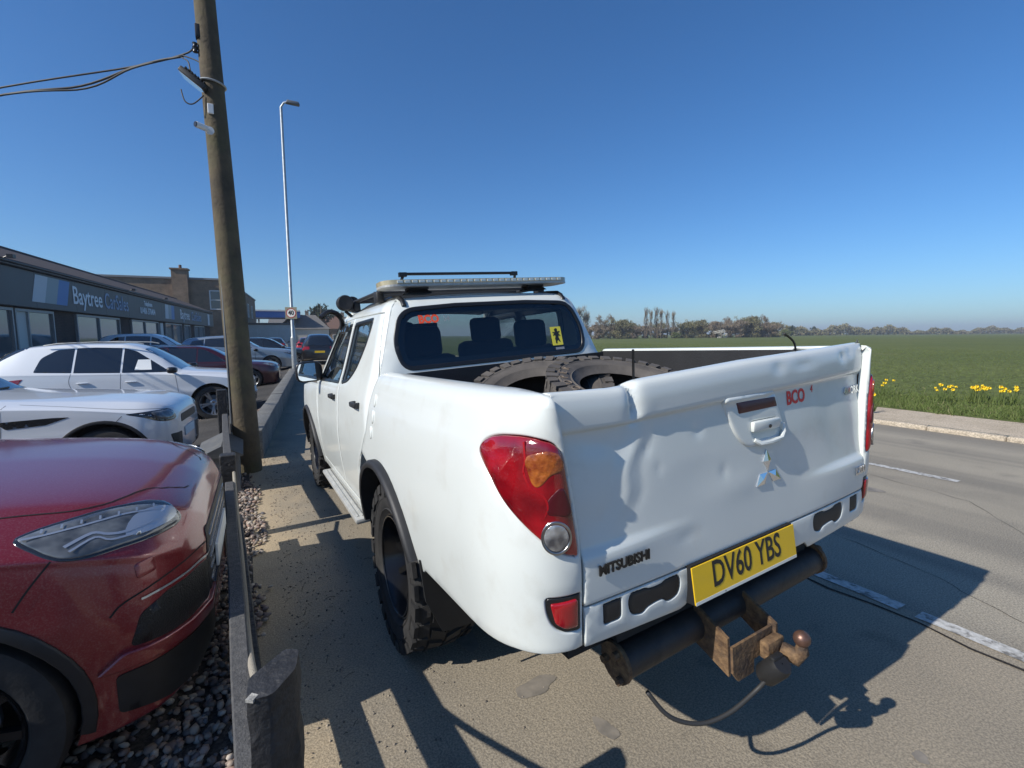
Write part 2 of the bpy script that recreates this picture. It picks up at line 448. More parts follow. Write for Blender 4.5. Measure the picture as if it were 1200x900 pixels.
# =====================================================================================
#  the white pickup
# =====================================================================================
truck = empty('pickup_truck', (0, 0, 0), 0, 'dented white double cab pickup parked at the roadside with its tailgate towards us', 'pickup')
BT = Matrix.Translation((0, 0, .4)) @ Matrix.Rotation(-.030, 4, 'X') @ Matrix.Rotation(-.066, 4, 'Y') @ Matrix.Translation((0, 0, -.4))
HUBB = .475      # arch centre height in the body frame
CVK = [1.05,1.25,1.32,1.40,1.55,1.70,1.77,1.805,1.825,1.835,1.84]
CW = pchip(CVK, [SH(1.05),SH(1.25),.829,.797,.745,.694,.667,.640,.610,.578,.545])
CZ = pchip(CVK, [1.05,1.25,1.32,1.40,1.55,1.70,1.768,1.800,1.818,1.828,1.834])
YR = pchip(CVK, [.26,.28,.285,.30,.335,.375,.40,.425,.455,.485,.515])
RX, RY, LK = .11, .10, .20
def cabw(v): return CW(v) if v > 1.05 else SH(v)
def cabz(v): return CZ(v) if v > 1.05 else SZ(v)
def cab_side(sg):
    def f(q, v):
        w, z = cabw(v), cabz(v); y0 = YR(max(v, 1.05))+RY
        if q >= y0:
            k = max(0, q-1.3)/1.1
            return (sg*(w-.02*k*k*(1 if v > 1.3 else 0)), q, z)
        th = min(1, (y0-q)/LK)*math.pi/2
        return (sg*(w-RX+RX*math.cos(th)), y0-RY*math.sin(th), z)
    return f
def cab_rear(x, v):
    w = cabw(v); a = abs(x)-(w-RX); y0 = YR(v)
    y = y0-.012*(1-(x/w)**2)
    if a > 0: y = y0+RY*(1-math.sqrt(max(0, 1-(a/RX)**2)))
    return (x, y, cabz(v))
def fender(sg):
    def f(y, v):
        w, z = SH(v), SZ(v)
        w += .016*math.exp(-((y-3.0)/.42)**2)*math.exp(-((v-.98)/.22)**2)
        if y > 3.40:
            th = min(1, (y-3.40)/.5)*math.pi/2
            return (sg*(w-.35*(1-math.cos(th))), 3.40+.42*math.sin(th), z)
        return (sg*w, y, z)
    return f
def arc(cx, cz, r, a0, a1, n=24):
    return [(cx+r*math.cos(R(a0+(a1-a0)*i/n)), cz+r*math.sin(R(a0+(a1-a0)*i/n))) for i in range(n+1)]
lamp_pts = [(-1.088,1.250),(-1.100,1.283),(-1.150,1.305),(-1.24,1.312),(-1.32,1.306),(-1.385,1.292),(-1.412,1.262),(-1.417,1.2),(-1.419,1.1),(-1.421,1.0),(-1.405,.999),(-1.385,1.005),(-1.325,1.036),(-1.255,1.084),(-1.185,1.140),(-1.130,1.200)]
lamp_out = smooth_poly(lamp_pts, 4)
refl_out = round_poly([(-1.312,.885),(-1.424,.885),(-1.424,.778),(-1.375,.782),(-1.335,.802),(-1.315,.84)], [.012,.004,.006,.02,.03,.02])
def shrink(poly, d):
    A = np.array(poly); B = np.roll(A, -1, 0); n = B-np.roll(A, 1, 0); n = np.stack([-n[:, 1], n[:, 0]], 1)
    n /= np.maximum(1e-9, np.hypot(n[:, 0], n[:, 1]))[:, None]
    if ((A[:, 0]*B[:, 1]-B[:, 0]*A[:, 1]).sum()) < 0: n = -n
    return [tuple(p) for p in A+n*d]
UP = Vector((0, 0, 1))
def side_parts(sg):
    fb = lambda s, v: bed_side(s, v, sg); fc = cab_side(sg); ff = fender(sg); O = (sg, 0, 0); cen = (0, -.5, 1.0)
    # ---- bed flank with the rear corner
    out = [(.20,1.58),(.20,1.42),(.215,1.36),(.25,1.28),(.325,1.1),(.445,.97)]
    out += [(x, z) for x, z in arc(.03, HUBB, .50, 62, 180+22-47, 24) if x < .40]
    out += [(-.48,.62),(-.54,.655),(-.75,.672),(-1.0,.69),(-1.2,.715),(-1.35,.722),(-1.43,.722),(-1.43,1.425),(-1.38,1.455),(-1.25,1.48),(-1.08,1.50),(-1.04,1.58)]
    b = panel('bed_side', out, fb, 'white_paint', truck, holes=[shrink(lamp_out, -.002), shrink(refl_out, -.002)], sp=.035, rnd=.006, thick=.03, ref=cen, M=BT)
    # ---- tail lamp
    lm = panel('tail_lamp', lamp_out, fb, 'lens_red', truck, sp=.02, rnd=.004, thick=.03, ref=cen, M=BT, lift=.002, bulge=.010, bulge_w=.05)
    amb = smooth_poly([(-1.272,1.262),(-1.33,1.277),(-1.395,1.270),(-1.404,1.232),(-1.36,1.218),(-1.318,1.190),(-1.295,1.195),(-1.280,1.225)], 4)
    panel('indicator_lens', amb, fb, 'lens_amber', lm, sp=.015, rnd=.003, thick=.02, ref=cen, M=BT, lift=.0135)
    a_ = smooth_poly([(-1.262,1.300),(-1.268,1.255),(-1.262,1.225),(-1.285,1.185),(-1.325,1.165),(-1.335,1.135),(-1.318,1.105)], 5, False); b_ = [(x-.007, z+.002) for x, z in a_]
    panel('lamp_divider', a_+b_[::-1], fb, 'lens_refl', lm, sp=.01, rnd=0, thick=.004, ref=cen, M=BT, lift=.0128)
    panel('lamp_lower_bowl', smooth_poly([(-1.34,1.155),(-1.39,1.185),(-1.408,1.15),(-1.408,1.11),(-1.37,1.112),(-1.335,1.12)], 4), fb, 'lens_dark_red', lm, sp=.012, rnd=.003, thick=.004, ref=cen, M=BT, lift=.0126)
    circ = [(-1.357+.047*math.cos(a), 1.056+.045*math.sin(a)) for a in [2*math.pi*i/28 for i in range(28)]]
    panel('lamp_ring', circ, fb, 'chrome_dull', lm, holes=[[(-1.357+.039*math.cos(a), 1.056+.037*math.sin(a)) for a in [2*math.pi*i/28 for i in range(28)]]], sp=.012, rnd=.002, thick=.02, ref=cen, M=BT, lift=.0140)
    panel('reverse_lens', [(-1.357+.038*math.cos(a), 1.056+.036*math.sin(a)) for a in [2*math.pi*i/28 for i in range(28)]], fb, 'lens_clear', lm, sp=.01, rnd=.002, thick=.02, ref=cen, M=BT, lift=.0125, bulge=.002, bulge_w=.03)
    rf = panel('reflector_housing', refl_out, fb, 'black_trim', truck, sp=.02, rnd=.003, thick=.02, ref=cen, M=BT, lift=-.002)
    panel('reflector_lens', shrink(round_poly([(-1.324,.874),(-1.418,.876),(-1.418,.790),(-1.375,.792),(-1.340,.812)], .012), .002), fb, 'lens_refl', rf, sp=.015, rnd=.003, thick=.01, ref=cen, M=BT, lift=.002, bulge=.004, bulge_w=.02)
    # ---- fuel flap: three shallow round pressings (left side only)
    if sg < 0:
        for i, (yy, zz) in enumerate(((.135,1.285),(.155,1.20),(.19,1.115))):
            panel('side_pressing', [(yy+.022*math.cos(a), zz+.034*math.sin(a)) for a in [2*math.pi*i/20 for i in range(20)]], fb, 'white_paint', truck, sp=.012, rnd=.003, thick=.01, ref=cen, M=BT, lift=.002, bulge=.005, bulge_w=.02)
    # ---- cab side: pillars, roof rail, sill, with the two door openings
    rear_edge = [(.43,1.745),(.385,1.6),(.335,1.48),(.275,1.35),(.262,1.28),(.335,1.1),(.455,.965),(.60,.84),(.66,.70),(.68,.585)]
    top = [(1.24,1.765),(1.70,1.752)]
    apil = [(1.80,1.722),(2.02,1.56),(2.26,1.375),(2.335,1.285),(2.33,1.10),(2.30,.9),(2.30,.585)]
    doors = rear_edge[::1]+[(1.24,.57)]+apil[::-1]+top[::-1]
    hole = shrink(doors, -.004)
    co = [(.275,.50),(.70,.50),(2.29,.50),(2.32,.58),(2.335,1.10),(2.345,1.25),(2.42,1.27),(2.30,1.40),(1.80,1.795),(1.72,1.838),(.60,1.838)]
    co += [(YR(1.838)+RY-LK*.5, 1.838)]+[(YR(v)+RY-LK*.56, v) for v in (1.81,1.77,1.70,1.55,1.40,1.36)]+[(.222,1.36),(.255,1.28),(.33,1.1),(.45,.97),(.56,.84),(.62,.70)]
    co = [(.64,.50)]+co[2:]
    panel('cab_side', co, fc, 'white_paint', truck, holes=[hole], sp=.035, rnd=.004, thick=.03, ref=(0, 1.2, 1.2), M=BT)
    rd = rear_edge+[(1.236,.575),(1.236,1.765)]
    rwin = round_poly([(.64,1.715),(.675,1.60),(.80,1.44),(.96,1.352),(1.165,1.328),(1.165,1.712)], [.02,.08,.10,.08,.02,.02])
    fd = [(1.244,1.765),(1.244,.575)]+apil[::-1]+[(1.70,1.752)]
    fwin = round_poly([(1.285,1.712),(1.285,1.325),(2.25,1.305),(2.18,1.39),(1.98,1.545),(1.765,1.70)], [.02,.02,.03,.05,.1,.03])
    for nm, o_, w_, hy in (('rear_door', rd, rwin, .57), ('front_door', fd, fwin, 1.42)):
        d = panel(nm, o_, fc, 'white_paint', truck, holes=[w_], sp=.04, rnd=.005, thick=.03, ref=(0, 1.2, 1.2), M=BT)
        panel('window_seal', shrink(w_, -.018), fc, 'black_trim', d, holes=[shrink(w_, .006)], sp=.03, rnd=.003, thick=.006, ref=(0, 1.2, 1.2), M=BT, lift=.003)
        panel('window_glass', shrink(w_, -.004), fc, 'side_glass', d, sp=.06, rnd=0, thick=0, ref=(0, 1.2, 1.2), M=BT, lift=-.012)
        mb = MB(); hz = 1.225 if nm == 'rear_door' else 1.21
        p = Vector(fc(hy, hz)); 
        mb.box(p+Vector((sg*.022, 0, 0)), (.022, .15, .032), ch=.008); mb.box(p+Vector((sg*.008, .055, 0)), (.03, .035, .034), ch=.006); mb.box(p+Vector((sg*.008, -.06, 0)), (.03, .025, .034), ch=.006)
        mb.build('door_handle', 'black_plastic', d, 40, BT)
        if nm == 'front_door':
            mb = MB(); q = Vector((sg*.93, 2.16, 1.375))
            bmx = bmesh.new(); bmesh.ops.create_uvsphere(bmx, u_segments=20, v_segments=12, radius=1)
            for v in bmx.verts:
                a = [math.copysign(abs(c)**.6, c) for c in v.co]
                v.co = Vector((a[0]*.112, a[1]*.055+(.03 if a[1] > 0 else 0)*abs(a[1]), a[2]*.092))
                if v.co.y < -.035: v.co.y = -.035
            mb.bm(bmx, Matrix.Translation(q)); mb.tube([q+Vector((-sg*.08, .02, -.05)), Vector((sg*.81, 2.22, 1.31))], .025, 8)
            mr = mb.build('wing_mirror', 'black_trim', d, 60, BT)
            mb = MB(); mb.prism(round_poly([(-.095,-.075),(.095,-.075),(.095,.075),(-.095,.075)], .045), -.0385, -.0365, 'xz', Matrix.Translation(q) @ Matrix.Rotation(R(-4*sg), 4, 'Z'))
            mb.build('mirror_glass', 'mirror_glass', mr, None, BT)
            panel('wind_deflector', [(1.27,1.735),(1.29,1.665),(1.74,1.66),(1.99,1.50),(2.02,1.545),(1.775,1.728)], fc, 'side_glass', d, sp=.05, rnd=0, thick=.003, ref=(0, 1.2, 1.2), M=BT, lift=.02)
    # ---- front wing
    fo = [(2.345,1.25),(2.34,1.1),(2.31,.9),(2.31,.50),(2.50,.50)]+arc(3.03, HUBB, .50, 180, 0, 28)+[(3.60,.50),(3.90,.52),(3.90,.75),(3.90,1.0),(3.75,1.12),(3.4,1.19),(2.9,1.24)]
    panel('front_wing', fo, ff, 'white_paint', truck, sp=.05, rnd=.005, thick=.03, ref=(0, 3, .9), M=BT)
    # ---- flares, wells, mudflaps
    for cy, a0, a1 in ((.03, 8, 158), (3.03, 5, 172)):
        mb = MB(); prof = [(.522,-.006),(.523,.022),(.514,.036),(.497,.040),(.486,.034),(.483,-.06)]
        n = 40; vs = []; fs = []
        for i in range(n+1):
            a = R(a0+(a1-a0)*i/n)
            for rr, dx in prof:
                yy, zz = cy+rr*math.cos(a), HUBB+rr*math.sin(a); vs.append((sg*(SH(zz)+dx), yy, zz))
        k = len(prof)
        for i in range(n):
            for j in range(k-1): fs.append((i*k+j, i*k+j+1, (i+1)*k+j+1, (i+1)*k+j))
        mb.add(vs, fs); mb.build('wheel_arch_flare', 'black_plastic', truck, 50, BT)
        mb = MB(); mb.lathe([(.505, sg*.86), (.505, sg*.42), (.01, sg*.42)], 24, Matrix.Translation((0, cy, HUBB)), 'X', 0, math.pi)
        mb.build('wheel_well', 'gap_dark', truck, None, BT)
    fl = [(-.88,.69),(-.865,.50),(-.80,.335),(-.575,.315),(-.55,.42),(-.55,.69)]
    mb = MB(); mb.prism([(sg*abs(x), z) for x, z in fl], -.475, -.463, 'xz')
    mb.v = [(x, y-.10*(z-.35)-.05*max(0, abs(x)-.75)*0, z) for x, y, z in mb.v]
    mb.build('mudflap', 'black_plastic', truck, None, BT)
    # ---- side step
    mb = MB(); mb.box((sg*.845, 1.47, .465), (.135, 1.50, .035), ch=.012)
    st = mb.build('side_step', 'alu', truck, 40, BT)
    for k in range(4):
        mb = MB(); mb.box((sg*(.80+.03*k), 1.47, .486), (.012, 1.40, .008), ch=.003); mb.build('step_tread', 'alu', st, None, BT)
    mb = MB()
    for yy in (.95, 1.95):
        mb = MB(); mb.box((sg*.74, yy, .475), (.16, .05, .03)); mb.build('step_bracket', 'under_dark', st, None, BT)
for sg in (-1, 1): side_parts(sg)

# ---- tailgate
tg = panel('tailgate', [(-.722,.842),(.722,.842),(.722,1.0),(.735,1.27),(.748,1.36),(.745,1.45),(.742,1.58),(-.742,1.58),(-.745,1.45),(-.740,1.36),(-.718,1.27),(-.700,1.0),(-.700,.842)][:0]+
    [(-.690,.842),(.716,.842),(.716,1.0),(.744,1.27),(.752,1.36),(.757,1.42),(.757,1.58),(-.738,1.58),(-.738,1.42),(-.728,1.36),(-.715,1.27),(-.688,1.0)], tailgate, 'white_paint', truck, extra=[(-.74+.0125*i, q) for i in range(123) for q in (.966,.972,.979,.986,.993,1.296,1.302,1.307,1.312,1.318,1.326)], sp=.014, es=.014, rnd=.004, thick=.02, ref=(0, -.5, 1.1), M=BT)
hp = round_poly([(-.115,1.322),(.165,1.312),(.203,1.172),(.16,1.145),(-.005,1.140),(-.06,1.19)], [.03,.03,.05,.05,.05,.08], 6)
flat_tg = lambda x, v: (x, TY_(v)+.018*(abs(x)/.73)**2.4, TZ(v))
TO = (0, -1, 0)
def tgp(x, v, d=0.0):
    q = Vector(flat_tg(x, v)); q.y -= d; return q
hd = panel('handle_surround', hp, flat_tg, 'white_paint', tg, holes=[round_poly([(.018,1.222),(.163,1.218),(.187,1.160),(.03,1.160)], .02)], sp=.02, rnd=.008, thick=.012, out=TO, M=BT, lift=.007)
panel('brake_light', round_poly([(-.045,1.297),(.158,1.290),(.168,1.254),(-.036,1.256)], .006), flat_tg, 'lens_dark_red', hd, sp=.02, rnd=.002, thick=.01, out=TO, M=BT, lift=.008)
panel('handle_cup', round_poly([(.014,1.226),(.167,1.222),(.191,1.156),(.026,1.156)], .02), flat_tg, 'white_paint', hd, sp=.02, rnd=0, thick=0, out=TO, M=BT, lift=.001)
mb = MB(); mb.box((0, 0, 0), (.145, .020, .036), frame(tgp(.090, 1.205, .010), (1, 0, -.03), (0, 1, .1)) @ Matrix.Identity(4), ch=.008)
mb.tube([tgp(.03, 1.163, .006), tgp(.045, 1.150, .014), tgp(.10, 1.147, .016), tgp(.165, 1.150, .014), tgp(.186, 1.168, .009), tgp(.188, 1.195, .006)], .008, 8)
mb.build('handle_lever', 'white_paint', hd, 40, BT)
mb = MB(); mb.tube([tgp(.10, 1.200, .018), tgp(.10, 1.199, .022)], .006, 10); mb.build('lock_barrel', 'black_trim', hd, None, BT)
# three-diamond badge
mb = MB(); c0 = Vector((.092, 1.045))
for a in (90, 210, 330):
    d = Vector((math.cos(R(a)), math.sin(R(a)))); p = Vector((-d.y, d.x))
    tip = c0+d*.076; mid = c0+d*.038
    pts = [c0+d*.003, mid+p*.021, tip, mid-p*.021]
    base = [tgp(q.x, q.y, .001) for q in pts]; topv = [tgp(q.x, q.y, .004) for q in pts]; ctr = tgp(mid.x, mid.y, .009)
    vs = base+topv+[ctr]; fs = [(0, 1, 5, 4), (1, 2, 6, 5), (2, 3, 7, 6), (3, 0, 4, 7), (4, 5, 8), (5, 6, 8), (6, 7, 8), (7, 4, 8)]
    mb.add(vs, fs)
mb.build('three_diamond_badge', 'chrome', tg, None, BT)
def tg_text(name, body, x, v, size, m, lift=.003, parent=tg, slope=0.0, **k):
    M_ = frame(tgp(x, v, lift), tgp(x+.04, v)-tgp(x-.04, v), tgp(x, v+.02)-tgp(x, v-.02)); return text_obj(name, body, size, m, BT @ M_, parent, **k)
tg_text('maker_lettering', 'MITSUBISHI', -.558, .930, .040, 'black_trim', .004, extrude=.002, bold=.0012, sx=.86, space=1.02)
tg_text('red_sticker', 'BCO', .290, 1.268, .066, 'ink_red', .0016, extrude=.0003, bold=.002, sx=.82)
tg_text('sticker_remains', '4', .392, 1.285, .040, 'ink_red', .0016, extrude=.0003, sx=.8)
tg_text('trim_badge', '4WORK', .675, 1.243, .040, 'chrome', .003, extrude=.002, bold=.0012, sx=.80)
tg_text('model_badge', 'L200', .675, .928, .042, 'chrome', .004, extrude=.002, bold=.0015, sx=.95)
# ---- rear bumper strip
BV = [.66,.69,.72,.80,.835,.845]
BY = pchip(BV, [-1.325,-1.352,-1.366,-1.374,-1.374,-1.373])
def bumper(x, v): return (x, BY(v)+.018*(abs(x)/.73)**2.4, v)
holes = [round_poly([(x-.032,.765),(x+.030,.765),(x+.033,.845-.008),(x-.030,.845-.008)], .014) for x in (-.60, .645)]
for x0, x1 in ((-.545,-.345),(.345,.555)):
    h = [(x0, .80), (x0+.012, .828), (x0+.05, .835), (x0+.075, .822), (x1-.075, .822), (x1-.05, .836), (x1-.012, .828), (x1, .80), (x1-.012, .765), (x1-.05, .755), (x1-.075, .770), (x0+.075, .765), (x0+.05, .752), (x0+.012, .765)]
    holes.append(smooth_poly(h, 3))
holes = [[(a, min(b, .828)) for a, b in h] for h in holes]
for h_ in holes: panel('bumper_slot', shrink(h_, .002), bumper, 'black_plastic', truck, sp=.02, rnd=.003, thick=.004, out=TO, M=BT, lift=-.002)
bp_ = panel('rear_bumper', [(-.690,.722),(-.45,.712),(-.33,.705),(-.30,.735),(.30,.735),(.33,.705),(.45,.712),(.716,.722),(.716,.836),(-.690,.836)], bumper, 'white_paint', truck, holes=holes, sp=.025, es=.015, rnd=.003, thick=.008, out=TO, M=BT)
mb = MB(); mb.box((0, -1.225, .770), (1.38, .22, .13)); mb.build('bumper_core', 'gap_dark', truck, None, BT)
# ---- number plate
MP = BT @ frame((-.068, -1.398, .788), (1, 0, 0), (0, .10, 1))
mb = MB(); mb.box((0, 0, -.002), (.508, .113, .004), ch=.0015); npl = mb.build('number_plate', 'plate_yellow', truck, None, MP)
text_obj('plate_characters', 'DV60 YBS', .112, 'plate_ink', MP @ Matrix.Translation((0, .008, .0006)), npl, extrude=.0004, bold=.0014, sx=.72, space=1.0)
mb = MB(); mb.box((0, -.053, .0002), (.503, .0095, .001)); mb.build('plate_footer', 'white_paint', npl, None, MP)
text_obj('plate_footer_print', 'A   JNH BODIES   TEL 01406   A'[:0] or 'A', .008, 'plate_ink', MP @ Matrix.Translation((-.12, -.053, .001)), npl, extrude=.0001)
mb = MB(); mb.box((0, 0, -.03), (.50, .12, .05)); mb.build('plate_bracket', 'gap_dark', truck, None, MP)
# ---- cab rear wall, back window, roof
bw = round_poly([(-.625,1.418),(.625,1.418),(.655,1.56),(.590,1.752),(.25,1.770),(-.25,1.770),(-.590,1.752),(-.655,1.56)], [.11,.11,.14,.10,.0,.0,.10,.14], 8)
half = [(cabw(v)-RX+RX*math.cos(math.pi/2*.56), v) for v in (1.25,1.32,1.40,1.55,1.70,1.77,1.81,1.838)]
bo = half+[(-x, v) for x, v in half[::-1]]
panel('cab_back', bo, cab_rear, 'white_paint', truck, holes=[shrink(bw, -.010)], sp=.04, rnd=0, thick=.02, ref=(0, 1.2, 1.4), M=BT)
gseal = panel('back_window_seal', shrink(bw, -.014), cab_rear, 'black_trim', truck, holes=[shrink(bw, .012)], sp=.03, rnd=.004, thick=.012, ref=(0, 1.2, 1.4), M=BT, lift=.004)
panel('window_mask', shrink(bw, .008), cab_rear, 'black_trim', gseal, holes=[shrink(bw, .042)], sp=.03, rnd=0, thick=0, ref=(0, 1.2, 1.4), M=BT, lift=-.007)
bwg = panel('back_window', shrink(bw, .002), cab_rear, 'rear_glass', truck, sp=.05, rnd=0, thick=0, ref=(0, 1.2, 1.4), M=BT, lift=-.003)
def cr_text(name, body, x, v, size, m, **k):
    p = Vector(cab_rear(x, v)); p.y -= .0025
    return text_obj(name, body, size, m, BT @ frame(p, Vector(cab_rear(x+.05, v))-Vector(cab_rear(x-.05, v)), Vector(cab_rear(x, v+.02))-Vector(cab_rear(x, v-.02))), bwg, **k)
cr_text('orange_sticker', 'BCO', -.435, 1.690, .066, 'ink_orange', extrude=.0003, bold=.003, sx=.90)
cr_text('sticker_remains', '54', -.325, 1.690, .050, 'ink_ghost', extrude=.0003, sx=.8)
p = Vector(cab_rear(.425, 1.530)); p.y -= .004
ML = BT @ frame(p, (1, 0, 0), (0, .22, 1))
mb = MB(); mb.box((0, 0, 0), (.082, .125, .001)); stk = mb.build('lion_sticker', 'sticker_yellow', bwg, None, ML)
lion = [(-.012,-.052),(-.004,-.050),(-.003,-.036),(.006,-.028),(.014,-.040),(.024,-.040),(.020,-.032),(.016,-.020),(.012,-.008),(.016,.002),(.028,-.004),(.031,.004),(.018,.012),(.022,.022),(.030,.026),(.027,.034),(.014,.028),(.010,.036),(.012,.048),(.002,.053),(-.009,.048),(-.015,.040),(-.009,.034),(-.012,.026),(-.026,.030),(-.030,.022),(-.016,.016),(-.028,.008),(-.026,.000),(-.012,.006),(-.010,-.006),(-.018,-.018),(-.014,-.030),(-.016,-.044)]
V_, F_, _ = tri_region(lion, (), .02, .02)
mesh_obj('lion_print', [ML @ Vector((a, b, .0012)) for a, b in V_], [tuple(int(i) for i in f) for f in F_], 'plate_ink', stk)
panel('tax_label', round_poly([(.40,1.44),(.47,1.44),(.47,1.455),(.40,1.455)], .003), cab_rear, 'ink_ghost', bwg, sp=.03, rnd=0, thick=0, ref=(0, 1.2, 1.4), M=BT, lift=.002)
def roofz(x, y):
    return (x, y, 1.862-.030*(x/.56)**2-.016*((y-1.0)/.6)**2-(.018*max(0, (.62-y)/.12)**2))
roof_o = [(-.53,.53),(.53,.53),(.545,.60),(.545,1.72),(-.545,1.72),(-.545,.60)]
panel('roof', roof_o, roofz, 'white_paint', truck, sp=.05, rnd=.012, thick=.04, out=(0, 0, 1), M=BT)
panel('roof_back_edge', [(-.575,.47),(.575,.47),(.575,.56),(-.575,.56)], lambda x, y: (x, y, 1.822+.020*min(1, max(0, (y-.44)/.09))-.012*(x/.56)**2), 'white_paint', truck, sp=.03, rnd=.006, thick=.03, out=(0, 0, 1), M=BT)
for sg in (-1, 1):
    mb = MB(); pts = [(sg*.560, .405, 1.775), (sg*.560, .43, 1.806), (sg*.562, .48, 1.829), (sg*.562, .6, 1.840), (sg*.562, 1.2, 1.842), (sg*.562, 1.74, 1.815)]
    mb.tube(pts, .015, 6); mb.build('roof_moulding', 'black_trim', truck, 60, BT)
# ---- windscreen, bonnet, front
fw = [(-.70,1.30),(.70,1.30),(.60,1.78),(-.60,1.78)]
scr = lambda x, z: (x, 2.50-(z-1.27)*1.42+(-.25)*(x/.8)**2, z)
panel('windscreen', fw, scr, 'clear_glass', truck, sp=.08, rnd=0, thick=0, out=(0, 1, 1), M=BT)
mb = MB()
for sg in (-1, 1): mb.tube([(sg*.745, 2.36, 1.30), (sg*.66, 1.84, 1.70), (sg*.61, 1.68, 1.80)], .035, 8)
mb.tube([(-.61, 1.66, 1.80), (-.3, 1.73, 1.82), (.3, 1.73, 1.82), (.61, 1.66, 1.80)], .035, 8)
mb.build('windscreen_frame', 'white_paint', truck, 60, BT)
bon = lambda x, y: (x, y, 1.265+.03*(1-(x/.8)**2)-.10*max(0, (y-2.4)/1.35)**1.6-.05*(abs(x)/.8)**4)
panel('bonnet', round_poly([(-.80,2.38),(.80,2.38),(.76,3.30),(.55,3.72),(-.55,3.72),(-.76,3.30)], .1), bon, 'white_paint', truck, sp=.07, rnd=.01, thick=.03, out=(0, 0, 1), M=BT)
frn = lambda x, z: (x, 3.82-.30*(abs(x)/.8)**2.5-.05*abs(z-.8), z)
panel('front_bumper', round_poly([(-.80,.46),(.80,.46),(.80,1.14),(-.80,1.14)], .05), frn, 'white_paint', truck, holes=[round_poly([(-.45,.80),(.45,.80),(.48,1.08),(-.48,1.08)], .05)], sp=.06, rnd=.01, thick=.03, out=(0, 1, 0), M=BT)
panel('grille', round_poly([(-.46,.79),(.46,.79),(.49,1.09),(-.49,1.09)], .05), frn, 'black_plastic', truck, sp=.08, rnd=0, thick=0, out=(0, 1, 0), M=BT, lift=-.03)
# ---- bed inside
mb = MB()
mb.box((0, -.55, .955), (1.40, 1.50, .02)); mb.box((-.70, -.55, 1.17), (.014, 1.50, .47)); mb.box((.70, -.55, 1.17), (.014, 1.50, .47))
mb.box((0, .185, 1.15), (1.40, .02, .50)); mb.box((0, -1.285, 1.13), (1.40, .02, .50))
for sg in (-1, 1): mb.box((sg*.62, .0, 1.07), (.16, .80, .22), ch=.03)
mb.build('bed_liner', 'liner', truck, None, BT)
mb = MB(); mb.box((0, .215, 1.372), (1.50, .035, .040), ch=.008); mb.build('headboard_rail', 'white_paint', truck, 40, BT)
# ---- chassis, axle, inner floor
mb = MB(); mb.box((0, 1.1, .66), (1.30, 4.6, .16)); mb.box((0, -.95, .66), (1.0, .60, .12)); mb.box((0, 1.2, .56), (1.0, 2.0, .16))  # plain dark boxes added under the body to block light
for sg in (-1, 1): mb.box((sg*.48, .0, .60), (.08, 2.0, .10))
mb.build('chassis', 'under_dark', truck, None, BT)
mb = MB(); mb.tube([(-.7, 0, .41), (.7, 0, .41)], .05, 10); mb.lathe([(.01, -.12), (.12, -.10), (.16, 0), (.12, .10), (.01, .12)], 14, Matrix.Translation((0, 0, .41)), 'Y'); mb.build('rear_axle', 'under_dark', truck, 40)
mb = MB(); mb.tube([(.30, -.2, .50), (.33, -.7, .52), (.36, -1.12, .50)], .03, 10); mb.build('exhaust', 'under_dark', truck, 40, BT)
# ---- cab inside
mb = MB()
mb.box((0, 1.15, .78), (1.5, 2.2, .06)); mb.box((0, .40, 1.08), (1.44, .06, .60)); mb.box((0, .62, 1.00), (1.40, .50, .22), ch=.05)
mb.build('cab_floor', 'seat_cloth', truck, None, BT)
def seat(x, y, w, h0):
    mb = MB(); mb.box((0, 0, .22), (w, .14, .60), Matrix.Translation((x, y, h0)) @ Matrix.Rotation(R(-9), 4, 'X'), ch=.06)
    mb.box((0, 0, .60), (w*.54, .09, .20), Matrix.Translation((x, y, h0)) @ Matrix.Rotation(R(-5), 4, 'X'), ch=.045)
    mb.box((x, y+.30, h0-.06), (w, .52, .16), ch=.05)
    mb.build('seat', 'seat_cloth', truck, 50, BT)
for x in (-.37, .37): seat(x, 1.22, .50, 1.02)
for x in (-.40, .40): seat(x, .56, .46, .96)
mb = MB(); mb.box((0, 2.18, 1.12), (1.46, .42, .36), ch=.08); mb.build('dashboard', 'dash', truck, 50, BT)
mb = MB(); mb.lathe([(.175+.014*math.cos(a), .014*math.sin(a)) for a in [2*math.pi*i/8 for i in range(9)]], 26, Matrix.Translation((.37, 1.86, 1.22)) @ Matrix.Rotation(R(-65), 4, 'X')); mb.build('steering_wheel', 'dash', truck, 60, BT)
mb = MB(); mb.box((0, 1.72, 1.68), (.24, .03, .07), ch=.012); mb.build('rear_view_mirror', 'dash', truck, 40, BT)
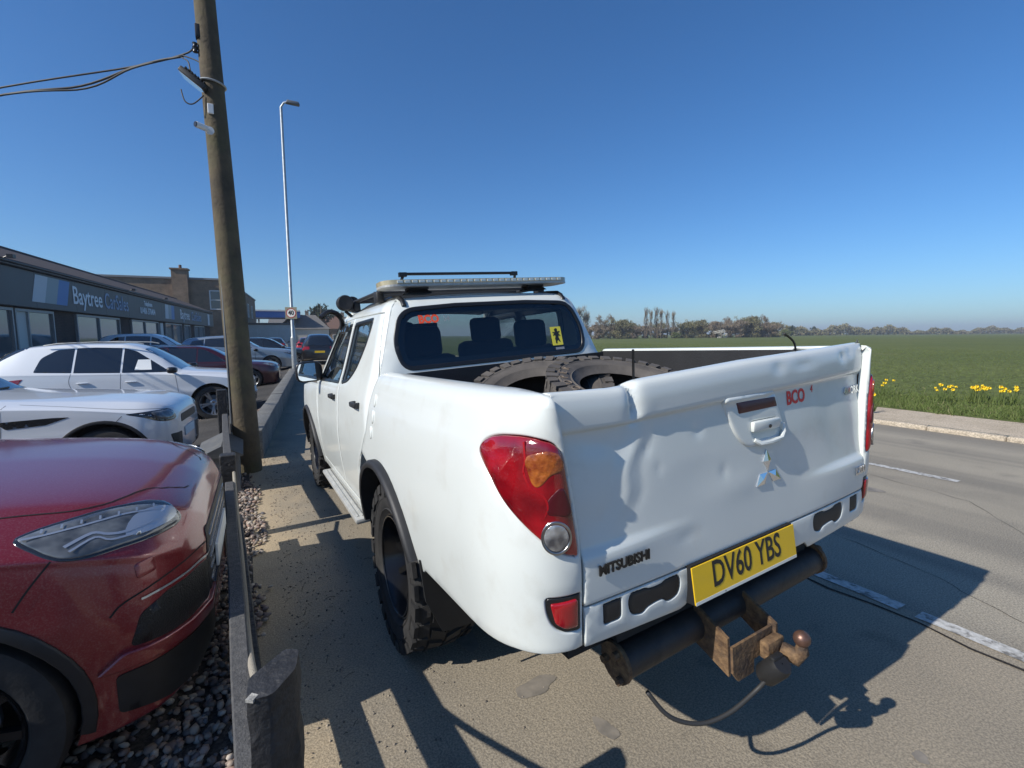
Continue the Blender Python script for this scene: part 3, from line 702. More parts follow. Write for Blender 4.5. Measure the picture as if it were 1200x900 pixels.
# ---- wheels
def wheel_mesh(r=.408, w=.275, rim=.205, blocks=True, nseg=48, depth=1.0, nb=34):
    """tyre lathed round X (outer face at +w/2), with chunky off-road tread blocks"""
    h = w/2; mb = MB()
    prof = [(rim-.005, -h*.72), (rim+.012, -h*.80), (rim+.030, -h*.93), (rim+.034, -h*.965), (rim+.040, -h*.93), (rim+.055, -h*.985), (rim+.085, -h*1.0), (rim+.088, -h*1.02), (rim+.094, -h*1.02), (rim+.097, -h*1.0), (r*.80, -h), (r*.93, -h*.95), (r*.975, -h*.80), (r*.982, -h*.4), (r*.984, 0), (r*.982, h*.4), (r*.975, h*.80), (r*.93, h*.95), (r*.80, h), (rim+.097, h*1.0), (rim+.094, h*1.02), (rim+.088, h*1.02), (rim+.085, h*1.0), (rim+.055, h*.985), (rim+.040, h*.93), (rim+.034, h*.965), (rim+.030, h*.93), (rim+.012, h*.80), (rim-.005, h*.72)]
    mb.lathe(prof, nseg, None, 'X')
    if blocks:
        n = nb
        for i in range(n):
            for row, (x0, x1, off) in enumerate(((-.99, -.62, 0), (-.54, -.10, .5), (-.02, .48, .0), (.56, .99, .5))):
                a = 2*math.pi*(i+off)/n; da = 2*math.pi/n*(.36 if row in (0, 3) else .33); sk = (.10, -.22, .22, -.10)[row]*2*math.pi/n
                r0 = r*(.984-.029*depth); r1 = r*(.986+.018*depth) if row in (1, 2) else r*(.985+.013*depth)
                vs = []
                for rr in (r0, r1):
                    for xx, s_ in ((x0, -1), (x1, 1)):
                        xo = xx*h*(1.0 if abs(xx) > .9 else 1)
                        for q in (-1, 1):
                            aa = a+q*da*(1 if rr == r0 else .86)+s_*sk
                            rr2 = rr-(.022 if abs(xx) > .9 and rr == r1 else 0)*1.0
                            vs.append((xo*(1.012 if abs(xx) > .9 else 1), rr2*math.cos(aa), rr2*math.sin(aa)))
                mb.add(vs, [(4, 5, 7, 6), (0, 1, 5, 4), (2, 6, 7, 3), (0, 4, 6, 2), (1, 3, 7, 5)])
        for i in range(n):          # shoulder lugs running down the sidewall, long and short in turn
            for sgn in (-1, 1):
                a = 2*math.pi*(i+(0 if sgn < 0 else .5))/n; da = 2*math.pi/n*.34; ri = r*(.84 if i % 2 else .885)
                vs = []
                for rr, xo, xi in ((r*.993, 1.035, .90), (ri, 1.055, .93)):
                    for q in (-1, 1): vs += [(sgn*h*xo, rr*math.cos(a+q*da), rr*math.sin(a+q*da)), (sgn*h*xi, rr*math.cos(a+q*da), rr*math.sin(a+q*da))]
                fs_ = [(0, 2, 6, 4), (0, 4, 5, 1), (2, 3, 7, 6), (4, 6, 7, 5), (0, 1, 3, 2)]
                mb.add(vs, [f[::-1] for f in fs_] if sgn > 0 else fs_)
    return mb
def rim_mesh(rim=.205, w=.275, deep=.05):
    mb = MB(); h = w/2
    mb.lathe([(rim+.008, h*.80), (rim+.010, h*.86), (rim-.006, h*.84), (rim-.016, h*.60), (rim-.030, h*.1), (rim-.045, -deep+.01), (rim*.70, -deep), (rim*.45, -deep+.025), (rim*.30, -deep+.045), (.02, -deep+.045)], 40, None, 'X')
    for i in range(8):
        a = 2*math.pi*i/8; mb.box((-deep+.012, rim*.60*math.cos(a), rim*.60*math.sin(a)), (.03, .030, .030), None, ch=.008)
    for i in range(6):
        a = 2*math.pi*i/6+.3; mb.tube([(-deep+.03, rim*.36*math.cos(a), rim*.36*math.sin(a)), (-deep+.065, rim*.36*math.cos(a), rim*.36*math.sin(a))], .011, 6)
    for i in range(10):
        a = 2*math.pi*i/10; c, q = math.cos(a), math.sin(a); u = Vector((0, c, q)); t = Vector((0, -q, c)); o0 = u*rim*.34+Vector((-deep+.055, 0, 0)); o1 = u*rim*.93+Vector((h*.40, 0, 0)); dn = Vector((-.03, 0, 0))
        vs = [o0-t*.012, o0+t*.012, o1+t*.016, o1-t*.016]; mb.add(vs+[w_+dn for w_ in vs], [(0, 1, 2, 3), (0, 4, 5, 1), (1, 5, 6, 2), (3, 2, 6, 7), (0, 3, 7, 4)])
    mb.lathe([(rim-.004+.005*math.cos(k_), h*.87+.005*math.sin(k_)) for k_ in [2*math.pi*j/6 for j in range(7)]], 40, None, 'X')
    mb.tube([(-deep+.03, 0, 0), (-deep+.085, 0, 0)], .038, 14)
    return mb
tm = wheel_mesh(.410, .29, .245, True, 52, 1.7, 26); rmh = rim_mesh(.245, .29, .045)
tyre_o = None
for yy in (0, 3.0):
    for sg in (-1, 1):
        w_ = bpy.data.objects.new('wheel', None); link(w_, truck); w_.location = (sg*.742, yy, .406); w_.rotation_euler = (R(17*yy), 0, math.pi if sg < 0 else 0)
        if tyre_o is None:
            tyre_o = tm.build('tyre', 'tyre_rubber', w_, 35); rim_o = rmh.build('rim', 'black_steel', w_, 40)
        else:
            link(tyre_o.copy(), w_).parent = w_; link(rim_o.copy(), w_).parent = w_
# ---- tow bar
tb = MB(); tb.tube([(-.50, -1.25, .535), (.53, -1.25, .555)], .054, 18)
towb = tb.build('tow_bar', 'towbar_black', truck, 40, BT)
for sg, xx, zz in ((-1, -.50, .540), (1, .53, .560)):
    mb = MB(); mb.tube([(xx, -1.25, zz), (xx+sg*.014, -1.25, zz)], .064, 18); fl_ = mb.build('tow_bar_flange', 'rust', towb, 40, BT)
    mb = MB(); mb.prism([(-1.20, zz+.03), (-1.20, zz+.16), (-.90, .72), (-.90, .60), (-1.16, zz-.02)], xx-sg*.03, xx-sg*.018, 'yz'); mb.build('tow_bar_arm', 'towbar_black', towb, None, BT)
    for dy, dz in ((-.03, -.035), (.035, .0), (-.02, .04)):
        mb = MB(); mb.tube([(xx+sg*.016, -1.25+dy, zz+dz), (xx+sg*.034, -1.25+dy, zz+dz)], .013, 6); mb.build('bolt', 'rust', fl_, None, BT)
HM = BT @ Matrix.Translation((-.045, .0, -.10))
mb = MB(); mb.prism([(-.115,.63),(-.01,.63),(-.01,.505),(-.09,.505),(-.115,.54)], -1.400, -1.391, 'xz')
mb.prism([(-.0095,.63),(.09,.63),(.09,.55),(-.0095,.55)], -1.400, -1.391, 'xz')
mb.build('hitch_plate', 'rust', towb, None, HM)
mb = MB(); mb.prism([(-1.412,.53),(-1.412,.64),(-1.29,.70),(-1.28,.60)], .0905, .100, 'yz'); mb.build('hitch_cheek', 'rust', towb, None, HM)
mb = MB(); mb.prism([(-1.39,.53),(-1.39,.66),(-1.26,.72),(-1.26,.58)], -.125, -.1155, 'yz'); mb.build('hitch_cheek', 'rust', towb, None, HM)
mb = MB(); mb.box((.055, -1.420, .580), (.085, .034, .06), ch=.006); mb.tube([(.085, -1.43, .565), (.105, -1.475, .552), (.112, -1.485, .575), (.112, -1.486, .600)], [.026, .028, .022, .016], 12)
mb.build('ball_neck', 'rust', towb, 40, HM)
mb = MB(); bmx = bmesh.new(); bmesh.ops.create_uvsphere(bmx, u_segments=20, v_segments=14, radius=.026); mb.bm(bmx, Matrix.Translation((.112, -1.486, .620))); mb.build('tow_ball', 'rust_ball', towb, 179, HM)
mb = MB(); mb.lathe([(.002, -.055), (.030, -.055), (.036, -.045), (.036, .030), (.030, .045), (.002, .045)], 16, Matrix.Translation((.015, -1.452, .535)) @ Matrix.Rotation(R(38), 4, 'X')); mb.box((.015, -1.46, .575), (.05, .02, .03), ch=.005)
sk_ = mb.build('socket', 'black_plastic', towb, 40, HM)
cab_pts = smooth_poly([(-.01, -1.44, .50), (-.04, -1.42, .46), (-.14, -1.40, .42), (-.24, -1.37, .41), (-.33, -1.33, .45), (-.38, -1.29, .53)], 6, False)
mb = MB(); mb.tube(cab_pts, .007, 8); mb.build('socket_cable', 'cable_black', sk_, 179, HM)
# ---- roof rack, light bar and lamps
mb = MB(); lb = round_poly([(-.655,.44),(.655,.44),(.655,.70),(-.655,.70)], .10, 8)
mb.prism(lb, 1.893, 1.905, 'xy'); lbo = mb.build('light_bar', 'alu', truck, None, BT)
mb = MB(); mb.prism(lb, 1.905, 1.931, 'xy'); mb.build('lens', 'beacon_lens', lbo, 40, BT)
for i in range(26):
    mb = MB(); x = -.56+i*.0448
    mb.box((x, .4385, 1.918), (.034, .007, .017), ch=.003); mb.build('led_module', 'led_block', lbo, None, BT)
for sg in (-1, 1): mb = MB(); mb.box((sg*.42, .57, 1.872), (.16, .12, .03), taper=.6); mb.box((sg*.42, .57, 1.888), (.12, .10, .012)); mb.build('light_bar_foot', 'black_plastic', lbo, None, BT)
mb = MB()
for sg in (-1, 1):
    mb.tube([(sg*.60, .72, 1.895), (sg*.60, 1.62, 1.905)], .014, 8)
    for yy in (.78, 1.5): mb.box((sg*.605, yy, 1.862), (.05, .09, .07), ch=.01)
for yy in (.74, .92, 1.10, 1.28, 1.46, 1.60): mb.tube([(-.60, yy, 1.905), (.60, yy, 1.905)], .011, 6)
rk = mb.build('roof_rack', 'black_plastic', truck, 60, BT)
mb = MB(); mb.tube([(-.42, .80, 2.012), (.42, .80, 2.012)], .010, 8); mb.tube([(-.42, .80, 2.012), (-.47, .83, 1.91)], .010, 8); mb.tube([(.42, .80, 2.012), (.44, .86, 1.91)], .010, 8); mb.box((.41, .80, 2.008), (.05, .03, .028)); mb.box((-.43, .80, 2.008), (.05, .03, .028))
mb.build('rack_hoop', 'black_trim', rk, 60, BT)
for i, (x, y, z, r_) in enumerate(((-.69, 1.50, 1.895, .058), (-.60, 1.70, 1.90, .06), (.55, 1.70, 1.92, .06))):
    mb = MB(); mb.lathe([(.002, .055), (r_*.6, .055), (r_, .02), (r_, -.05), (r_*.9, -.06), (.002, -.055)], 20, Matrix.Translation((x, y, z)), 'Y'); mb.tube([(x, y, z-r_), (x+.06, y, z-r_-.06)], .012, 6)
    mb.build('spot_lamp', 'black_plastic', rk, 40, BT)
mb = MB(); mb.tube(smooth_poly([(-.86, 1.58, 1.80), (-.80, 1.60, 1.84), (-.74, 1.62, 1.83), (-.70, 1.63, 1.78), (-.70, 1.66, 1.70)], 4, False), .020, 6); mb.build('rack_strap', 'black_trim', rk, 60, BT)
for pts in ([(-.40, -1.27, 1.30), (-.405, -1.28, 1.42), (-.42, -1.30, 1.50)], [(.42, -1.27, 1.35), (.40, -1.28, 1.45), (.32, -1.29, 1.495)]):
    mb = MB(); mb.tube(smooth_poly(pts, 5, False), .004, 5); mb.build('whip_aerial', 'black_trim', truck, 60, BT)
# ---- loose tyres in the bed
lt = wheel_mesh(.350, .24, .20, True, 48, .18)
def loose_tyre(M_, label, text=None):
    o = lt.build('loose_tyre', 'old_rubber', None, 35); o.matrix_world = BT @ M_
    tag(o, label, 'tyre', 'loose tyres in the pickup bed')
    if text:
        for i, ch in enumerate(text):
            a = R(90+34-i*68/(len(text)-1)); rr = .272
            vs, fs = text_mesh(ch, .055, extrude=.002, bold=-.001)
            p = Vector((.1225, rr*math.cos(a), rr*math.sin(a))); up = Vector((0, math.cos(a), math.sin(a)))
            mesh_obj('raised_letter', [frame(p, Vector((1, 0, 0)).cross(up)*-1, up) @ v for v in vs], fs, 'letter_rubber', o)
    return o
mat('letter_rubber', (.20, .155, .115), rough=.8)
def tyre_pose(c, axis, spin=0):
    a = Vector(axis).normalized(); q = Vector((1, 0, 0)).rotation_difference(a)
    return Matrix.Translation(c) @ q.to_matrix().to_4x4() @ Matrix.Rotation(spin, 4, 'X')
loose_tyre(tyre_pose((.02, -.74, 1.215), (.02, -.29, .957), R(-2)), 'loose brown dusty tyre with raised letters on top in the pickup bed', 'COOPER')
loose_tyre(tyre_pose((-.20, -.42, 1.195), (-.22, -.30, .93), .4), 'loose worn tyre leaning behind the lettered one in the pickup bed')
# =====================================================================================
#  ground, road, field
# =====================================================================================
def surface_mat(name, c1, c2, c3, scale=1.2, fine=90, grain=.35, bump=.4, rough=.92, spec=.15, tan=None, bdist=.01, bands=None):
    """worn ground: two broad tones, stain patches, aggregate speckle; tan = (x0, x1, colour): dust that thickens towards x0"""
    m = bpy.data.materials.new(name); m.use_nodes = True; nt = m.node_tree; b = nt.nodes['Principled BSDF']; b.inputs['Roughness'].default_value = rough; b.inputs['Specular IOR Level'].default_value = spec
    tc = N(nt, 'ShaderNodeTexCoord')
    def noise(s, det=6, r=.6):
        t = N(nt, 'ShaderNodeTexNoise'); t.inputs['Scale'].default_value = s; t.inputs['Detail'].default_value = det; t.inputs['Roughness'].default_value = r; nt.links.new(tc.outputs['Object'], t.inputs['Vector']); return t.outputs[0]
    def rng(i, a, b_, c=0, d=1):
        t = N(nt, 'ShaderNodeMapRange'); t.interpolation_type = 'SMOOTHSTEP'; t.inputs[1].default_value = a; t.inputs[2].default_value = b_; t.inputs[3].default_value = c; t.inputs[4].default_value = d; nt.links.new(i, t.inputs[0]); return t.outputs[0]
    def mix(f, a, b_, mode='MIX'):
        t = N(nt, 'ShaderNodeMix', data_type='RGBA', blend_type=mode)
        if isinstance(f, float): t.inputs[0].default_value = f
        else: nt.links.new(f, t.inputs[0])
        for k, q in ((6, a), (7, b_)):
            if isinstance(q, tuple): t.inputs[k].default_value = (*q, 1)
            else: nt.links.new(q, t.inputs[k])
        return t.outputs[2]
    col = mix(rng(noise(scale), .35, .65), c1, c2)
    col = mix(rng(noise(scale*3.7, 8), .55, .72, 0, .75), col, c3)
    if tan:
        sp = N(nt, 'ShaderNodeSeparateXYZ'); nt.links.new(tc.outputs['Object'], sp.inputs[0])
        ad = N(nt, 'ShaderNodeMath', operation='MULTIPLY_ADD'); nt.links.new(noise(1.7, 7), ad.inputs[0]); ad.inputs[1].default_value = 1.6; nt.links.new(sp.outputs[0], ad.inputs[2])
        col = mix(rng(ad.outputs[0], tan[0]+.8, tan[1]+.8, 1, 0), col, tan[2])
    if bands:
        mp = N(nt, 'ShaderNodeMapping'); mp.inputs['Scale'].default_value = (1.1, .03, 1); nt.links.new(tc.outputs['Object'], mp.inputs[0]); t = N(nt, 'ShaderNodeTexNoise'); t.inputs['Scale'].default_value = 1.0; t.inputs['Detail'].default_value = 3; nt.links.new(mp.outputs[0], t.inputs['Vector'])
        col = mix(rng(t.outputs[0], .42, .60, 0, .55), col, bands)
    fn = noise(fine, 3, .7)
    col = mix(grain, col, mix(rng(fn, .38, .62), (.25, .25, .25), (1.35, 1.33, 1.28)), 'MULTIPLY')
    nt.links.new(col, b.inputs['Base Color'])
    bp = N(nt, 'ShaderNodeBump'); bp.inputs['Strength'].default_value = bump; bp.inputs['Distance'].default_value = bdist
    ad = N(nt, 'ShaderNodeMath', operation='MULTIPLY_ADD'); nt.links.new(noise(fine*.35, 5), ad.inputs[0]); ad.inputs[1].default_value = 1.5; nt.links.new(fn, ad.inputs[2])
    nt.links.new(ad.outputs[0], bp.inputs['Height']); nt.links.new(bp.outputs[0], b.inputs['Normal'])
    MATS[name] = m; return m
surface_mat('asphalt', (.31, .278, .222), (.36, .322, .256), (.25, .226, .186), .5, 110, .45, .4, bands=(.17, .158, .138))
surface_mat('footway', (.265, .232, .182), (.315, .272, .208), (.200, .176, .140), .8, 120, .42, .4, tan=(-1.6, -.9, (.44, .35, .235)))
surface_mat('verge_path', (.46, .38, .28), (.54, .45, .34), (.34, .28, .21), 1.5, 60, .5, .5)
surface_mat('soil', (.030, .027, .025), (.045, .04, .036), (.06, .05, .045), 3, 60, .5, .6)
surface_mat('lot_tar', (.06, .058, .056), (.085, .08, .076), (.05, .048, .046), .8, 70, .5, .5)
surface_mat('field_green', (.108, .130, .038), (.130, .150, .045), (.150, .158, .060), .06, 7, .55, .8, bdist=.05)
surface_mat('concrete', (.30, .29, .27), (.38, .37, .34), (.22, .21, .20), 2.2, 60, .4, .4)
surface_mat('kerb_stone', (.42, .355, .27), (.48, .41, .32), (.30, .26, .20), 2.5, 50, .5, .5)
mat('road_paint', (.56, .55, .52), rough=.8, nscale=30, ncol=(.34, .33, .30), dirt=((.13, .12, .105), 14, .50, .60, .9), bump=.3, bscale=60)
def sheet(name, poly, z, m, kind='structure'):
    return tag(mesh_obj(name, [(x, y, z) for x, y in poly], [tuple(range(len(poly)))], m), kind=kind)
BEND = math.tan(R(5.8))
def bendx(x, y): return x+max(0, y-5)*BEND
# left: one big sheet under the car lot, the buildings and the far distance
vs = []; fs = []
ys = [-400, -40, -3, 0, 1.5, 3, 4.5, 6, 9, 20, 60, 150, 400, 1500]; xs = [-900, -100, -20, -6, -3, -1.75, -1.5]
for y in ys:
    for x in xs:
        t = min(1, max(0, (y-1.2)/4.0)); t = t*t*(3-2*t); g = -.20*t*min(1, max(0, (-1.55-x)/.6))
        vs.append((bendx(x, y) if y < 100 else x+9.6+(y-100)*.02, y, g-.004 if x > -1.6 else g))
for j in range(len(ys)-1):
    for i in range(len(xs)-1):
        a = j*len(xs)+i; fs.append((a, a+1, a+1+len(xs), a+len(xs)))
tag(mesh_obj('forecourt', vs, fs, 'lot_tar'), kind='structure')
def strip(name, x0, x1, z, m, ys=(-40, 0, 5, 12, 20, 40, 100, 300)):
    vs = []; fs = []
    for y in ys: vs += [(bendx(x0, y), y, z), (bendx(x1, y), y, z)]
    for i in range(len(ys)-1): fs.append((2*i, 2*i+1, 2*i+3, 2*i+2))
    return tag(mesh_obj(name, vs, fs, m), kind='structure')
strip('footway', -1.5, 1.72, .0, 'footway')
strip('road', 1.72, 7.95, .0, 'asphalt')
# field: one sheet to the horizon
vs = [(9.6, -400, .074), (9.6, 5, .074), (bendx(9.6, 100), 100, .074), (bendx(9.6, 300), 300, .074), (60, 3000, .074), (4000, 3000, .074), (4000, -400, .074)]
tag(mesh_obj('field', vs, [tuple(range(len(vs)-1, -1, -1))], 'field_green'), kind='structure')
# far footway and its kerb stones
strip('far_footway', 8.08, 9.75, .070, 'verge_path')
kerb = tag(bpy.data.objects.new('far_kerb', None), kind='structure'); link(kerb)
kmb = MB(); kmb.box((0, 0, 0), (.14, .916, .14), ch=.03)
kme = None
for i in range(34):
    y = -9.5+i*.92
    if kme is None: ko = kmb.build('kerb_stone', 'kerb_stone', kerb, 50); kme = ko.data
    else: ko = bpy.data.objects.new('kerb_stone', kme); link(ko, kerb)
    ko.location = (bendx(8.02, y)+random.uniform(-.008, .008), y, .006+random.uniform(-.006, .006)); ko.rotation_euler = (0, 0, random.uniform(-.01, .01)-(R(5.8) if y > 5 else 0))
# road marking: broken edge line, worn
def marking(name, pts, z=.0045):
    me = mesh_obj(name, [(x, y, z) for x, y in pts], [tuple(range(len(pts)))], 'road_paint'); tag(me, kind='structure'); return me
def ragged(x0, x1, y0, y1):
    n = 14; L = [(x0+random.uniform(-.008, .008), y0+(y1-y0)*i/n) for i in range(n+1)]; Rr = [(x1+random.uniform(-.008, .008), y0+(y1-y0)*i/n) for i in range(n+1)]
    return L+Rr[::-1]
for y0, y1 in ((-1.12, .60), (-4.2, -1.20), (1.6, 2.6), (4.2, 5.2)): marking('edge_line_marking', ragged(1.665, 1.755, y0, y1))
for y0, y1 in ((-.3, .9), (6, 8), (-8, -6)): marking('centre_line_marking', ragged(4.92, 5.03, y0, y1))
# shallow potholes and cracks with shape of their own: dark tar seam where footway meets road
mb = MB(); pts = [(1.60+.02*math.sin(i*1.7)+random.uniform(-.012, .012), -3+i*.22, .0035) for i in range(60)]
vs = []; fs = []
for i, p in enumerate(pts):
    w = .006+.006*random.random(); vs += [(p[0]-w, p[1], .0035), (p[0]+w, p[1], .0035)]
    if i: fs.append((2*i-2, 2*i-1, 2*i+1, 2*i))
tag(mesh_obj('tar_seam', vs, fs, 'soil'), kind='structure')

def ico():
    bm = bmesh.new(); bmesh.ops.create_icosphere(bm, subdivisions=1, radius=1); v = np.array([x.co[:] for x in bm.verts]); bm.verts.index_update(); f = np.array([[q.index for q in x.verts] for x in bm.faces]); bm.free(); return v, f
IV, IF = ico()
def stones(name, pos, size, cols, label):
    rng = np.random.default_rng(3); n = len(pos)
    sc = np.stack([size*rng.uniform(.7, 1.3, n), size*rng.uniform(.6, 1.1, n), size*rng.uniform(.4, .8, n)], 1)
    ang = rng.uniform(0, 6.28, n); tilt = rng.normal(0, .35, n); c, s = np.cos(ang), np.sin(ang)
    jit = rng.uniform(.78, 1.2, (n, len(IV), 1))
    V = IV[None]*jit*sc[:, None, :]
    V[:, :, 2] += V[:, :, 0]*np.sin(tilt)[:, None]
    X = V[:, :, 0]*c[:, None]-V[:, :, 1]*s[:, None]; Y = V[:, :, 0]*s[:, None]+V[:, :, 1]*c[:, None]
    V = np.stack([X, Y, V[:, :, 2]], 2)+pos[:, None, :]
    F = (IF[None]+(np.arange(n)*len(IV))[:, None, None]).reshape(-1, 3)
    me = bpy.data.meshes.new(name); me.vertices.add(n*len(IV)); me.vertices.foreach_set('co', V.reshape(-1)); me.loops.add(len(F)*3); me.loops.foreach_set('vertex_index', F.reshape(-1).astype(np.int32)); me.polygons.add(len(F)); me.polygons.foreach_set('loop_start', np.arange(len(F), dtype=np.int32)*3)
    me.update(); me.validate()
    at = me.color_attributes.new('tint', 'FLOAT_COLOR', 'POINT'); cc = np.array(cols)[rng.integers(0, len(cols), n)]*rng.uniform(.7, 1.25, (n, 1))
    at.data.foreach_set('color', np.concatenate([np.repeat(cc, len(IV), 0), np.ones((n*len(IV), 1))], 1).reshape(-1))
    m = bpy.data.materials.new(name); m.use_nodes = True; a = N(m.node_tree, 'ShaderNodeAttribute', attribute_name='tint'); b = m.node_tree.nodes['Principled BSDF']; b.inputs['Roughness'].default_value = .85; m.node_tree.links.new(a.outputs[0], b.inputs['Base Color'])
    me.materials.append(m); o = link(bpy.data.objects.new(name, me)); return tag(o, label, 'gravel', None, 'stuff')
rng = np.random.default_rng(11)
def lot_z(x, y):
    t = np.clip((y-1.2)/4.0, 0, 1); t = t*t*(3-2*t); return -.20*t*np.clip((-1.55-x)/.6, 0, 1)
n = 40000
px = -1.40-rng.uniform(0, 1, n)**1.4*3.4; py = -3.2+rng.uniform(0, 1, n)**1.3*13
edge = -1.465-.05*np.sin(py*2.1)-.05*np.sin(py*5.3+1)+rng.normal(0, .03, n); ok = px < edge; px, py = px[ok], py[ok]
bx = px+np.maximum(0, py-5)*BEND
stones('gravel', np.stack([bx, py, lot_z(px, py)+rng.uniform(.0, .022, len(px))], 1), rng.uniform(.009, .024, len(px)), [(.30, .24, .19), (.22, .17, .14), (.36, .31, .26), (.17, .13, .12), (.28, .19, .15), (.13, .12, .12)], 'brown and grey gravel along the fence in front of the cars')
# scattered grit on the footway
n = 1500; px = -1.35+np.abs(rng.normal(0, .35, n)); py = rng.uniform(-1.8, 5, n)
stones('loose_grit', np.stack([px, py, np.full(n, .002)], 1), rng.uniform(.002, .007, n), [(.30, .25, .19), (.22, .18, .14), (.14, .12, .10)], 'loose grit scattered on the dusty footway')

# tar repairs, cracks, oil stains, straws
surface_mat('asphalt_patch', (.15, .138, .118), (.18, .165, .14), (.12, .11, .095), .9, 100, .6, .5)
def blob(cx, cy, rx, ry, n=22, rot=0.0, wob=.25):
    ph = [random.uniform(0, 6.28) for _ in range(4)]; o = []
    for i in range(n):
        a = 2*math.pi*i/n; k = 1+wob*(.5*math.sin(2*a+ph[0])+.3*math.sin(3*a+ph[1])+.3*math.sin(5*a+ph[2])); x, y = rx*k*math.cos(a), ry*k*math.sin(a); o.append((cx+x*math.cos(rot)-y*math.sin(rot), cy+x*math.sin(rot)+y*math.cos(rot)))
    return o
for poly in ([(5.6,1.2),(6.6,1.25),(6.62,5.2),(5.65,5.1)],): sheet('road_patch', poly, .003, 'asphalt_patch')
mat('oil_stain', (.15, .135, .115), rough=.75, nscale=14, ncol=(.25, .22, .18))
for a in ((-.42, -.62, .10, .05), (-.30, -.95, .035, .06), (.1, -1.75, .07, .04), (.62, -1.62, .03, .025), (-.55, -.15, .05, .12), (3.9, .2, .12, .25)): sheet('oil_stain', blob(*a), .0022, 'oil_stain')
def crack(pts, w=.006):
    P = []
    for i in range(len(pts)-1):
        for k in range(8): t = k/8; P.append((pts[i][0]+(pts[i+1][0]-pts[i][0])*t+random.uniform(-.018, .018), pts[i][1]+(pts[i+1][1]-pts[i][1])*t+random.uniform(-.018, .018)))
    P.append(pts[-1]); vs = []; fs = []
    for i, p in enumerate(P):
        q = P[min(i+1, len(P)-1)]; r_ = P[max(i-1, 0)]; dx, dy = q[0]-r_[0], q[1]-r_[1]; L = math.hypot(dx, dy) or 1; ww = w*random.uniform(.3, 1.0)
        vs += [(p[0]-dy/L*ww, p[1]+dx/L*ww, .0032), (p[0]+dy/L*ww, p[1]-dx/L*ww, .0032)]
        if i: fs.append((2*i-2, 2*i-1, 2*i+1, 2*i))
    tag(mesh_obj('tarmac_crack', vs, fs, 'soil'), kind='structure')
crack([(2.05,-1.6),(2.3,-1.1),(2.5,-.2),(3.0,.6)], .003); crack([(-.2,5.0),(.3,5.4),(1.2,5.3)], .008); crack([(-1.2,6.3),(-.2,6.45),(.9,6.4)], .008); crack([(3.6,-1.2),(4.3,-.6),(4.5,.4),(5.0,1.4)], .003)
mb_ = MB()
for i in range(70):
    x = -1.35+abs(random.gauss(0, .22)); y = random.uniform(-1.3, 4.5); a = random.uniform(0, 3.14); L = random.uniform(.015, .06)
    mb_.tube([(x, y, .006), (x+L*math.cos(a)*.5, y+L*math.sin(a)*.5, .012), (x+L*math.cos(a), y+L*math.sin(a), .005)], .0015, 4)
mat('twig_litter', (.10, .075, .05), rough=.9)
tag(mb_.build('twig_litter', 'twig_litter'), 'thin dry twigs littering the footway by the fence', 'litter', None, 'stuff')
# =====================================================================================
#  fence, poles, low wall, cabinet
# =====================================================================================
mat('black_timber', (.012, .012, .013), rough=.6, nscale=12, ncol=(.032, .032, .034), bump=.9, bscale=38, detail=9)
mat('grey_timber', (.085, .084, .084), rough=.85, nscale=40, ncol=(.045, .045, .047), bump=.5, bscale=140, detail=9, dirt=((.22, .20, .17), 25, .58, .75, .6))
mat('pole_wood', (.115, .088, .052), rough=.9, nscale=5, ncol=(.055, .044, .030), bump=.8, bscale=26, detail=9, dirt=((.105, .10, .045), 2.2, .48, .70, .7))
mat('rope', (.30, .27, .22), rough=.95, bump=.6, bscale=200)
mat('galv', (.42, .45, .46), rough=.48, metal=.55, noise=.25, nscale=9)
mat('galv_dark', (.16, .17, .18), rough=.55, metal=.4)
mat('white_plastic', (.72, .72, .70), rough=.45)
mat('flood_glass', (.55, .58, .60), rough=.15, coat=1)
mat('sign_back', (.24, .22, .15), rough=.6)
mat('sign_white', (.68, .66, .60), rough=.5)
mat('sign_red', (.42, .02, .02), rough=.5)
mat('cabinet_grey', (.11, .112, .11), rough=.75, nscale=8, ncol=(.075, .077, .077), dirt=((.16, .15, .13), 9, .5, .7, .6))
surface_mat('wall_concrete', (.15, .15, .145), (.20, .20, .19), (.10, .10, .10), 2.2, 60, .4, .4)
def fx(y): return -1.557-.038*y          # fence line
# ---- near fence
fence = empty('post_and_rail_fence', (-1.58, 0, 0), 0, 'low black timber post and rail fence running beside the pickup from the bottom edge', 'fence')
Fm = Matrix.Translation((1.58, 0, 0))
mb = MB(); mb.prism(round_poly([(-1.505,-1.215),(-1.455,-1.225),(-1.405,-1.175),(-1.392,-1.118),(-1.420,-1.098),(-1.500,-1.150)], .010, 2), -.1, .800, 'xy')
def rough_post(mb):
    bm = bmesh.new(); vs = [bm.verts.new(v) for v in mb.v]
    for f in mb.f: bm.faces.new([vs[i] for i in f])
    bmesh.ops.subdivide_edges(bm, edges=[e for e in bm.edges if abs((e.verts[0].co-e.verts[1].co).z) > .3], cuts=18)
    bmesh.ops.triangulate(bm, faces=[f for f in bm.faces if len(f.verts) > 4])
    for v in bm.verts:
        if v.co.z < .79: v.co.x += random.uniform(-.004, .004); v.co.y += random.uniform(-.004, .004)
        else: v.co.z += (v.co.x+1.45)*.10+(v.co.y+1.16)*.10
    m2 = MB(); m2.bm(bm); return m2
post1 = rough_post(mb).build('post', 'black_timber', fence, 35, Fm)
mb = MB(); mb.prism([(-1.506,-1.212),(-1.492,-1.222),(-1.478,-1.205),(-1.490,-1.192)], .785, .792, 'xy'); mb.build('cut_corner', 'concrete', post1, None, Fm)
